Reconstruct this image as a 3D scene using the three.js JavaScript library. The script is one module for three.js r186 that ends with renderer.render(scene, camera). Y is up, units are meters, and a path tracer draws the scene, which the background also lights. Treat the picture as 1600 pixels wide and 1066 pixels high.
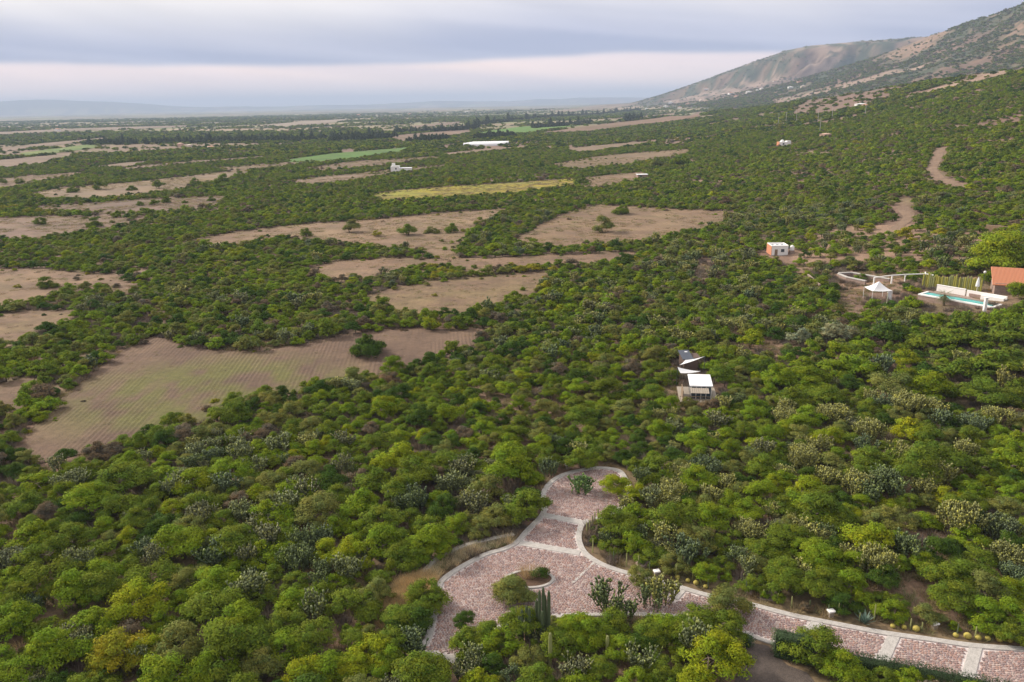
import * as THREE from 'three';
import { mergeGeometries } from 'three/addons/utils/BufferGeometryUtils.js';
import { RoundedBoxGeometry } from 'three/addons/geometries/RoundedBoxGeometry.js';

// ---------------------------------------------------------------- camera, sky, sun, exposure
const D2R = Math.PI / 180, SKY_LEVEL = 1.0, SUN_LEVEL = 3.8;
const scene = new THREE.Scene();
const camera = new THREE.PerspectiveCamera(47, 1600 / 1066, 0.5, 90000);
camera.position.set(0, 45, 0);
camera.rotation.set(-16.85 * D2R, 0, -1.1 * D2R, 'YXZ');

const renderer = new THREE.WebGLRenderer({ antialias: true });
renderer.toneMapping = THREE.LinearToneMapping;
renderer.toneMappingExposure = 1.32;
renderer.shadowMap.enabled = true;

const clamp = (v, a = 0, b = 1) => Math.min(b, Math.max(a, v));
const lerp = (a, b, t) => a + (b - a) * t;
const smooth = (a, b, v) => { const t = clamp((v - a) / (b - a)); return t * t * (3 - 2 * t); };
function rng(seed) {
  let s = (seed * 2654435761) >>> 0;
  return () => { s = (s + 0x6d2b79f5) >>> 0; let t = Math.imul(s ^ (s >>> 15), 1 | s); t = (t + Math.imul(t ^ (t >>> 7), 61 | t)) ^ t; return ((t ^ (t >>> 14)) >>> 0) / 4294967296; };
}
function hash2(ix, iy) { let n = Math.imul(ix, 374761393) + Math.imul(iy, 668265263); n = Math.imul(n ^ (n >>> 13), 1274126177); return ((n ^ (n >>> 16)) >>> 0) / 4294967296; }
function vnoise(x, y) {
  const ix = Math.floor(x), iy = Math.floor(y), fx = x - ix, fy = y - iy, u = fx * fx * (3 - 2 * fx), v = fy * fy * (3 - 2 * fy);
  return lerp(lerp(hash2(ix, iy), hash2(ix + 1, iy), u), lerp(hash2(ix, iy + 1), hash2(ix + 1, iy + 1), u), v);
}
function fbm(x, y, o = 4) { let s = 0, a = 0.5, n = 0; for (let i = 0; i < o; i++) { s += a * vnoise(x, y); n += a; a *= 0.5; x = x * 2.03 + 17.3; y = y * 2.03 - 9.1; } return s / n; }
function table(list, v) { // piecewise smooth interpolation of [key, value] rows
  if (v <= list[0][0]) return list[0][1];
  for (let i = 1; i < list.length; i++) if (v <= list[i][0]) { const [a, p] = list[i - 1], [b, q] = list[i], t = (v - a) / (b - a); return lerp(p, q, t); }
  return list[list.length - 1][1];
}

// evening sky: thin bright overcast above, a blue-grey bank of cloud low over the plain, a pink gap under it
const SUN_AZ = -62, SUN_EL = 31;
const SUN = new THREE.Vector3(Math.sin(SUN_AZ * D2R) * Math.cos(SUN_EL * D2R), Math.sin(SUN_EL * D2R), -Math.cos(SUN_AZ * D2R) * Math.cos(SUN_EL * D2R));
{
  const W = 2048, H = 1024, data = new Float32Array(W * H * 4);
  const mix3 = (a, b, t) => [lerp(a[0], b[0], t), lerp(a[1], b[1], t), lerp(a[2], b[2], t)];
  for (let row = 0; row < H; row++) {
    const el = ((row + 0.5) / H - 0.5) * 180, y = Math.sin(el * D2R), cy = Math.cos(el * D2R);
    for (let col = 0; col < W; col++) {
      const round = ((col + 0.5) / W - 0.5) * 2 * Math.PI, x = Math.cos(round) * cy, z = Math.sin(round) * cy;
      const az = Math.atan2(x, -z) / D2R, e = Math.max(el, 0);
      const sx = Math.cos(az * D2R), sy = Math.sin(az * D2R);  // closes round the compass
      const warp = (fbm(sx * 4 + 20, sy * 4 + e * 0.12 + 7, 4) - 0.5);
      const streak = fbm(sx * 7 + 3, sy * 7 + e * 1.3 + 31, 4) - 0.5;
      const glow = Math.exp(-(Math.acos(clamp(x * SUN.x + y * SUN.y + z * SUN.z, -1, 1)) ** 2) / (2 * 0.62 * 0.62));
      let c = mix3([0.69, 0.67, 0.71], [0.70, 0.69, 0.70], smooth(8, 50, e));            // thin overcast
      c = mix3(c, [1.05, 0.97, 0.86], glow * 0.9);
      const lower = 2.7 + warp * 0.9, upper = 5.6 + warp * 2.2;
      const bank = smooth(lower - 0.18, lower + 0.35, e) * (1 - smooth(upper - 2.2, upper + 2.0, e));
      c = mix3(c, mix3([0.32, 0.36, 0.51], [0.46, 0.48, 0.61], clamp(streak * 2.2 + 0.35)), bank * 0.93);
      const pink = (1 - smooth(lower - 0.1, lower + 0.3, e));
      c = mix3(c, mix3([0.88, 0.72, 0.71], [1.04, 0.81, 0.73], clamp(streak * 2.5 + 0.5)), pink * 0.95);
      const veil = 1 + (fbm(sx * 11 + 50, sy * 11 + e * 0.7 + 5, 5) - 0.5) * 0.12; c = c.map((q) => q * veil);
      const o = (row * W + col) * 4;
      data[o] = c[0] * SKY_LEVEL; data[o + 1] = c[1] * SKY_LEVEL; data[o + 2] = c[2] * SKY_LEVEL; data[o + 3] = 1;
    }
  }
  const sky = new THREE.DataTexture(data, W, H, THREE.RGBAFormat, THREE.FloatType);
  sky.mapping = THREE.EquirectangularReflectionMapping; sky.magFilter = THREE.LinearFilter; sky.needsUpdate = true;
  scene.background = sky; scene.environment = sky;
}
const sun = new THREE.DirectionalLight(new THREE.Color(1, 0.91, 0.79), SUN_LEVEL);
sun.position.copy(SUN).multiplyScalar(900); sun.position.z -= 100; sun.target.position.set(0, 0, -100);
sun.castShadow = true; sun.shadow.radius = 16; sun.shadow.mapSize.set(4096, 4096);
Object.assign(sun.shadow.camera, { left: -500, right: 500, top: 500, bottom: -500, near: 10, far: 2500 });
scene.add(sun, sun.target);

// ---------------------------------------------------------------- terrain (metres; x right, z towards the viewer)
const SPUR_D = [[-5, 3200], [6, 2300], [10, 1900], [14, 1600], [19, 1350], [24, 1150], [28, 1020], [33, 900], [45, 720], [70, 600]];
const SPUR_H = [[-2, 0], [4, 2], [10, 9], [14, 20], [19, 38], [24, 53], [28, 62], [33, 74], [45, 110], [70, 150]];
const SPUR_F = [[0, 700], [10, 330], [19, 200], [27, 150], [33, 130], [45, 90], [70, 60]];
const MID_D = [[8, 3900], [14, 3500], [20, 3200], [26, 3000], [33, 2600], [45, 2200], [70, 1800]];
const MID_H = [[6, 0], [11, 24], [15, 62], [19, 104], [22, 146], [25.2, 196], [27, 226], [30, 258], [33, 296], [45, 330], [70, 350]];
const MESA_D = [[0, 7000], [9, 5400], [16, 4800], [20, 4600], [26, 4500], [40, 4400]];
const MESA_H = [[4, 0], [8.6, 30], [11, 90], [13.5, 158], [16, 226], [18.5, 288], [20, 303], [22, 308], [26, 314], [40, 320]];
function height(x, z) {
  const d = -z, D = Math.hypot(x, d), az = Math.atan2(x, d) / D2R;
  let h = 0;
  // the valley floor rolls a little, level near the forecourt
  const far = smooth(130, 500, D);
  h += far * ((fbm(x / 260 + 5, z / 260, 2) - 0.5) * 2.6);
  h += smooth(110, 260, D) * (1 - 0.8 * smooth(300, 700, D)) * (fbm(x / 70 + 9, z / 70 + 3, 2) - 0.5) * 1.1;
  h += smooth(3500, 9000, D) * ((fbm(x / 2600 + 2, z / 1500, 3) - 0.5) * 30);
  if (az > -6 && az < 110) {
    const a = Math.min(az, 70);
    const rough = (fbm(x / 130, z / 130, 4) - 0.5), rough2 = fbm(x / 420 + 3, z / 420 + 8, 4) - 0.5;
    // near spur
    let c = table(SPUR_D, a), H = table(SPUR_H, a), f = table(SPUR_F, a), t = (D - f) / (c - f), s = 0;
    if (t > 0) s = t < 1 ? H * Math.pow(t, 1.25) : Math.max(0, H - (D - c) * 0.09);
    s *= 1 + rough * 0.22 * smooth(0.1, 0.5, t);
    // mountain behind it
    let m = 0; c = table(MID_D, a); H = table(MID_H, a); f = c * 0.42; t = (D - f) / (c - f);
    if (t > 0) m = t < 1 ? H * (0.35 * t + 0.65 * Math.pow(t, 2.1)) : H - (D - c) * 0.05;
    m *= 1 + rough2 * 0.5 * smooth(0, 0.4, t) * (1 - smooth(0.75, 1, t) * 0.8);
    m += rough * 14 * smooth(0.2, 0.6, t) * Math.min(1, H / 120) * (1 - smooth(0.85, 1, t) * 0.6);
    // flat-topped mountain farthest away
    let q = 0; c = table(MESA_D, a); H = table(MESA_H, a); f = c * 0.6; t = (D - f) / (c - f);
    if (t > 0) { const cliff = smooth(0.86, 0.93, t + rough * 0.1); q = t < 1 ? H * (0.62 * Math.pow(t, 1.5) + 0.38 * cliff) : H; q = Math.min(q, H) * (1 - smooth(9000, 12000, D)); }
    q *= 1 + rough2 * 0.3 * smooth(0, 0.3, t) * (1 - smooth(0.8, 0.95, t)); q += rough * 34 * smooth(0.1, 0.4, t) * (1 - smooth(0.88, 0.98, t));
    h = h * (1 - smooth(0, 25, s)) + Math.max(s, m, q, 0);
  }
  // pale ranges beyond the plain
  const r1 = smooth(15500, 18500, D) * (1 - smooth(20000, 24000, D));
  if (r1 > 0) h += r1 * (table([[-40, 200], [-33, 230], [-29, 290], [-26, 240], [-22, 120], [-16, 90], [-10, 80], [-4, 105], [0, 100], [5, 120], [9, 110], [16, 80]], az) + (fbm(az / 3 + 40, D / 4000, 3) - 0.5) * 90);
  return h;
}
// ---------------------------------------------------------------- where things stand, in metres (x, z)
const PLACE = {
  fields: {"ploughed":[[-69.38,-98.09],[-72.1,-110.77],[-74.11,-121.69],[-75.29,-134.57],[-76.04,-146],[-75.49,-156.08],[-70.33,-153.88],[-63.16,-148.16],[-54.44,-144.76],[-47.02,-144.76],[-40.75,-149.48],[-34.29,-155.43],[-26.8,-158.32],[-16,-157.63],[-3.3,-158.24],[-6.87,-146.86],[-12.06,-140.88],[-16.22,-134.54],[-22.34,-129.19],[-28.16,-124.87],[-35.85,-121.23],[-41.61,-119.45],[-45.57,-115.93],[-45.19,-109.3],[-50.54,-108.32],[-52.81,-104.84],[-55.34,-100.49],[-59.66,-98.57],[-64.01,-95.53]],"left_low":[[-88.97,-128.62],[-93.3,-125.12],[-85.91,-114.01],[-79.06,-113.11],[-77.98,-117.99],[-85.12,-132.36]],"left_mid":[[-127.9,-177.01],[-120.38,-179.31],[-115.54,-181.31],[-102.47,-180.2],[-97.96,-168.87],[-100.63,-161.13],[-100.35,-153.81],[-101.53,-149.4],[-105.74,-144.28]],"left_sand":[[-169.95,-234.34],[-154.79,-234.88],[-142.54,-233.82],[-124.93,-225.91],[-113.81,-222.22],[-99.99,-207.02],[-98,-196.39],[-109.84,-203.63],[-117.54,-205],[-117.56,-193.29],[-120.86,-185.41],[-131.03,-177.56]],"left_up":[[-250.83,-352.74],[-232.39,-359.99],[-202.36,-358.51],[-180.03,-354.48],[-159.26,-336.59],[-154.95,-313.95],[-164.98,-303.71],[-174.14,-289.44],[-187.92,-288.75],[-204.28,-285.07]],"left_brown":[[-245.02,-394.87],[-222.56,-408.06],[-191.3,-427.13],[-155.47,-433.07],[-146.59,-415.2],[-142.93,-379.5],[-160.63,-363.34],[-191.48,-366.17],[-214.28,-375.25]],"left_tan":[[-281.61,-466.84],[-278.25,-498.79],[-251.92,-528.32],[-224.4,-591.35],[-201.41,-626.62],[-188.75,-580.18],[-192.97,-529.1],[-195.61,-491.9],[-204.39,-449.41],[-232.8,-427.83],[-254.23,-435.24]],"left_far":[[-368.36,-551.4],[-365.5,-575.28],[-331.9,-623.9],[-316.49,-594.14],[-314.56,-534.67],[-314.76,-493.52],[-321.49,-479.53]],"left_strip":[[-512.54,-773.11],[-509.5,-807.89],[-488.71,-903.94],[-451.56,-839.07],[-428.85,-734.59],[-422.06,-667.02]],"green_left":[[-560.36,-925.63],[-604.32,-1188.43],[-523.23,-1030.29],[-509.55,-887.57],[-505.59,-844.9]],"centre_tan":[[-115.15,-274.41],[-109.4,-293.15],[-92.48,-309.55],[-76.74,-317.98],[-57.06,-324.19],[-26.83,-343.86],[0.56,-350.15],[-5.55,-319.77],[-12.43,-294.72],[-15.93,-269.77],[-15.5,-250.04],[-15.95,-233.72],[-22.68,-233.44],[-27.6,-248.09],[-41.51,-256.39],[-50.95,-261.99],[-65.28,-268.29],[-81.89,-280.72],[-89.39,-268.06],[-100.5,-262.31]],"centre_strip":[[-60.11,-221.16],[-54.33,-237.04],[-39.03,-239.47],[-23.06,-237.68],[-7.31,-235.92],[10.38,-239.36],[38.61,-240.5],[35.51,-225.5],[18.67,-220.45],[0.4,-217.56],[-10.16,-211.53],[-20.08,-225.04],[-28.61,-218.99],[-37.92,-209.49],[-47.38,-204.87]],"centre_scrubby":[[-37.99,-186.05],[-29.51,-198.33],[-16.84,-206.18],[-3.16,-211.28],[10.2,-215.14],[10.62,-199.8],[6.55,-188.71],[0.19,-180.16],[-5.59,-169.95],[-11.15,-167.04],[-22.64,-168.96],[-29.27,-175.18]],"right_tan":[[-0.23,-262.73],[10.56,-297.74],[22.44,-329.46],[38.71,-356.33],[56.93,-344.06],[71.79,-334.98],[91.44,-319.62],[78.66,-288.97],[63.29,-272.96],[46.99,-256.63],[34.01,-254.07],[21.09,-249.32],[10.79,-248.38]],"yellow":[[-76.67,-425.4],[-62.95,-445.71],[-35.28,-460.14],[1.82,-476.56],[42.3,-502.73],[38.85,-452.93],[1.48,-412.08],[-18.11,-403.62],[-37.01,-396.28],[-62.18,-393.41]],"yellow_tan":[[43.9,-502.52],[69.16,-523.04],[89.52,-532.17],[87.1,-500.56],[68.67,-462.54],[46.84,-432.28],[38.89,-444.97]],"green_mid":[[-200.94,-704.28],[-174.86,-802.92],[-111.33,-911.37],[-103.52,-834.78],[-134.9,-723.67],[-168.86,-674.1]],"tan_strip":[[-161.9,-624.6],[-129.37,-692.72],[-60.15,-738.48],[-58.25,-714.27],[-102.99,-630.82],[-138.98,-590.15]],"pale_strip":[[-151.3,-516.72],[-122.26,-555.52],[-86.34,-590.84],[-82.26,-538.11],[-114.8,-484.44]],"brown_far":[[-185.87,-1214.69],[-142.66,-1352.8],[-74.34,-1531.16],[-58.74,-1336.51],[-101.98,-1133.76],[-134.2,-1034.92]],"brown_right":[[30.63,-1204.97],[120.19,-1433.96],[214.58,-1637.98],[337.15,-1740.29],[573.24,-2414.53],[349.08,-1478.23],[225.35,-1386.29],[122.73,-1232.05]],"green_far":[[-50.36,-1309.61],[7.72,-1533.67],[75.43,-1697.35],[174.3,-1870.03],[142.27,-1579.03],[60.28,-1357.79],[-12.88,-1178.91]],"rough_tan":[[29.54,-614],[74.18,-687.52],[117.12,-716.3],[159.48,-702.51],[144.42,-646.81],[88.02,-595.09],[47.31,-562.74]],"pale_far":[[-665.29,-2220.23],[-693.42,-2732.95],[-592.62,-3043.57],[-514.63,-2587.79],[-533.17,-1974.12]],"tan_far2":[[-325.48,-664.62],[-285.46,-725.84],[-230.81,-776.23],[-222.07,-746.21],[-269.98,-685.55],[-298.65,-629.45]],"tan_far3":[[-680.79,-1084.43],[-708.98,-1276.42],[-720.64,-1465.88],[-661.91,-1345.37],[-638.3,-1131.39],[-609.76,-969.8]],"tan_far4":[[-64.48,-777.78],[-23.02,-847.48],[25.26,-888.64],[22.85,-852.31],[-21.52,-789.11],[-55.38,-737.41]],"tan_a":[[-238.44,-643.43],[-202.62,-679.13],[-156.72,-717.7],[-181.03,-639.83],[-210.26,-605.44]],"tan_b":[[55.49,-815.27],[114.07,-867.54],[151.98,-880.31],[133.02,-806.79],[62.81,-747.93]],"tan_c":[[-107.66,-573.03],[-76.47,-618.94],[-47.65,-644.51],[-50.78,-606.72],[-86.96,-557.37]],"tan_d":[[-351.62,-663.98],[-346.04,-719.59],[-327.81,-746.42],[-313.77,-662.21]],"tan_e":[[-224.9,-1862.61],[-129.63,-2248.2],[-118.37,-1943.3],[-185.1,-1637.35]],"tan_f":[[246.59,-4707.34],[828.08,-7204.03],[830.85,-5086.82],[772.34,-5013.35],[260.64,-3830.44]],"tan_g":[[-1237.87,-1984.29],[-1205.04,-2278.02],[-931.6,-2404.61],[-860.95,-2176.47],[-1036.02,-1899.76],[-1038.26,-1661.8]],"tan_far5":[[247.15,-1887.93],[408.88,-2403.7],[524.56,-2507.13],[477.49,-2315.87],[287.44,-1770.39]]},
  clear: {"right_slope":[[91.8,-252.26],[115.23,-264.14],[128.58,-252.21],[139.64,-235.84],[147.02,-223.49],[129.73,-195.4],[114.38,-179.99],[95.29,-177.24],[78.49,-183.1],[72.04,-195.34]],"patch_a":[[45.13,-142.67],[51.54,-147.35],[57.28,-145.2],[55.34,-137.95],[47.73,-133.9],[44.44,-136.36]],"patch_b":[[41.38,-76.3],[45.52,-78.24],[46.54,-75.43],[43.88,-71.06],[41.13,-70.2],[40.19,-73.06]],"patch_c":[[25.44,-83.54],[28.67,-84.21],[29.82,-79.57],[27.07,-69.28],[24.14,-67.13],[22.59,-70.61],[24.01,-76.95]],"patch_d":[[-9.3,-90.9],[-6.07,-91.68],[-5.18,-80.92],[-7.61,-78.84]],"patch_e":[[16.54,-84.7],[19.25,-83],[17.44,-69.61],[14.32,-68.57],[13.85,-73.37]],"patch_f":[[38.22,-68.9],[40.26,-66.59],[39.14,-61.54],[35.96,-59.33],[35.25,-62.63]]},
  none: {"bank":[[-13.05,-59.46],[-12.77,-64.35],[-11.34,-67.43],[-9.48,-69.04],[-8.34,-67.88],[-9.93,-64.56],[-10.67,-59.57]],"terrace":[[83.98,-202.66],[91.05,-200.04],[95.99,-186.36],[86.74,-164.23],[71.44,-158.88],[69.93,-164.55]],"pool":[[97.03,-184.4],[119.69,-179.12],[105.18,-155.58],[97.73,-148.51],[89.57,-150.59],[83.11,-156.01]],"cabin":[[27.89,-125.42],[30.26,-133.55],[35.06,-132.52],[30.54,-111.76],[25.31,-112.03]],"wall":[[-9.66,-67.71],[-8.4,-71.44],[-4.55,-74.67],[-0.4,-76.23],[1.71,-76.42],[0.61,-73.84],[-4.35,-69.78],[-7.34,-66.55]],"smallhouse":[[78.65,-239.87],[87.12,-235.99],[79.91,-215.43],[71.94,-218.4]]},
  paths: {"hill_a":[[228.02,-424.12],[206.66,-387],[186.7,-352.06],[176.22,-322.46],[170.89,-299.6]],"hill_b":[[142.05,-285.73],[133.71,-262.81],[124.6,-250.65],[118.6,-242.08]],"track":[[56.59,-224.57],[52.98,-212.5],[49.63,-199.85]],"far_track":[[574.89,-2189.82],[366.48,-1346.44],[322.42,-1143.68]]},
  bare: {"stripe":[[797.68,-2477.61],[895.32,-2458.88],[993.95,-2380.29],[1065.26,-2264.85],[1070.31,-2099.13],[1036.02,-2066.79],[1002.69,-2199.85],[891.69,-2213.47],[746.33,-2135.62],[702.52,-2142.85]],"crest":[[449.96,-841.5],[466.37,-814.51],[994.93,-1592.03],[482.74,-771.69],[456.29,-785.44],[432.19,-795.71],[413.89,-819.42],[397,-836.41],[428,-848.17]],"brown":[[348.07,-1003.59],[400.55,-1119.59],[829.6,-2016.79],[454.95,-985.51],[412.47,-870.01],[362.85,-862.03],[337.27,-864.59]],"rock":[[1255.52,-2745.51],[1847,-3954.86],[1996.97,-4022.51],[12081.29,-23057.13],[1307.23,-2475.57],[1212.91,-2397.66],[1156.95,-2427.83],[1140.83,-2472.34]],"rock2":[[1212.91,-2022.58],[1282.9,-2112.6],[1289.06,-2082.91],[1169.77,-1878.98]],"mesa_top":[[1433.87,-4234.2],[8706.05,-24550.52],[9458.22,-24269.44],[10169.79,-23979.89],[1708.2,-4089.82],[1566.91,-4081.79],[1511.07,-4172.63]],"mesa_low":[[909.35,-4711.41],[1111.25,-4643.9],[1253.42,-4393.87],[1405.82,-4174.47],[1447.37,-4125.73],[1404.65,-4141.46],[1211.25,-4123.41],[754.01,-3141.73]],"mesa_mid":[[1453.84,-4085.56],[1528.06,-4163.27],[1590.42,-4074.43],[1138.19,-2942.19],[1474.8,-4050.17]]},
  court: [[0.13,-74.11],[-1.1,-72.89],[-3.1,-71.86],[-5.02,-70.15],[-6.54,-68.49],[-7.5,-66.88],[-7.68,-63.99],[-7.72,-61.11],[-7.93,-58.44],[-8.63,-56.61],[-5.28,-55.71],[-4.4,-57.65],[-2.77,-59.15],[-0.49,-60.43],[3.02,-61.15],[7.13,-61.4],[11.21,-61.27],[14.62,-60.79],[17.76,-59.43],[20,-58.3],[21.63,-57.23],[24.43,-55.83],[27.76,-54.7],[31.86,-53.28],[35.3,-51.93],[38.68,-50.77],[42.08,-49.85],[45.72,-55.22],[42.75,-55.63],[38.77,-56.23],[35.43,-57.17],[31.99,-58.12],[28.08,-59.56],[25.07,-60.75],[21.54,-62.57],[17.76,-64.18],[15.6,-65.49],[13.91,-66.39],[10.13,-68.49],[8.37,-69.92],[7.23,-71.62],[6.8,-73.62],[6.91,-75.56],[7.68,-77.84],[10.12,-79.16],[11.92,-80.7],[13.36,-82.92],[13.94,-85.79],[13.78,-88.51],[13.2,-90.67],[10.77,-91.5],[7.83,-90.71],[5.7,-89.37],[4.23,-87.36],[3.32,-84.43],[3.37,-82.09],[3.13,-80.01],[1.14,-76.17]],
  bands: {"a":[[3.12,-79.86],[7.61,-77.84]],"b":[[0.41,-73.97],[6.64,-71.76]],"c":[[14.74,-63.67],[16.09,-65.47]],"d":[[25.39,-58.14],[26.94,-59.87]],"e":[[29.94,-54.09],[32.91,-57.92]],"f":[[35.76,-51.84],[39.13,-56.31]],"g":[[-8.63,-56.61],[-5.28,-55.71]],"h":[[5.48,-66.45],[8.07,-70.16]]},
  wall: [[-9.35,-68.36],[-8.32,-70.49],[-6.79,-72.11],[-4.84,-73.53],[-2.48,-74.46],[-0.2,-75.29]],
  drygrass: [[-12.69,-60.8],[-12.31,-64.13],[-11.16,-67],[-9.4,-68.25],[-8.07,-67.65],[-8.81,-65.55],[-10.06,-63.08],[-11.11,-59.85]],
  drive: [[16.56,-50.8],[18.83,-55.19],[19.87,-57.28],[21.47,-56.74],[22.29,-54.31],[23.64,-53.36],[24.03,-50.6]],
  spots: {"islandCentre":[2.1,-67.87],"islandRight":[3.7,-68.14],"cabin":[28.6,-115.69],"cabinSail":[31.92,-127.83],"darkRoof":[30.48,-130.32],"smallHouse":[79.32,-228.79],"pergolaA":[82.8,-194.67],"tent":[85.24,-175.8],"tentPole":[80.48,-162.84],"poolL":[90.81,-168.27],"poolR":[98.57,-157.52],"poolFarL":[94.29,-175.82],"poolFarR":[103.45,-161.37],"house":[105.34,-160.09],"houseL":[105.58,-164.78],"bigTree":[114.87,-179.57],"palm":[92.7,-162.81],"parasol":[101.52,-167.47],"cactusRowL":[96.19,-178.74],"cactusRowR":[104.3,-169.45],"farHouseA":[206.18,-606.92],"farHouseB":[-82.59,-584.15],"greenhouse":[-26.41,-922.77],"shed":[82.43,-494.13],"hedge":[22.13,-55.1],"hedgeL":[21.22,-55.28],"hedgeR":[22.92,-54.6],"drive":[20.33,-53.98],"roundCactus":[7.74,-85.06],"organA":[2.31,-58.31],"box1":[13.83,-66.61],"box2":[28.36,-59.83],"box3":[36.7,-57.81],"box4":[14.55,-90.43],"box5":[6.77,-90.76],"stub":[15.89,-66.86],"loneTree":[-26.79,-138.52],"pools":[96.36,-165.6],"retaining":[139.87,-220.44],"villa":[1112.45,-4650.43],"hillWall":[137.01,-224.67],"hillWallR":[143.39,-217.61],"lamp":[107.12,-173.42],"post":[96.96,-155.16],"sailA":[29.1,-117.99],"tank":[82.17,-227.75],"tentTop":[83.03,-172.69],"pole1":[276.9,-831.58],"pole2":[283.38,-827.8],"pole3":[289.06,-814.52],"pole4":[303.38,-795.19],"pole5":[254.72,-661.42],"pole6":[320.03,-728.75],"pole7":[315.28,-791.04],"smallWallA":[75.76,-195.74],"smallWallB":[74.18,-183.82]},
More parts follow.
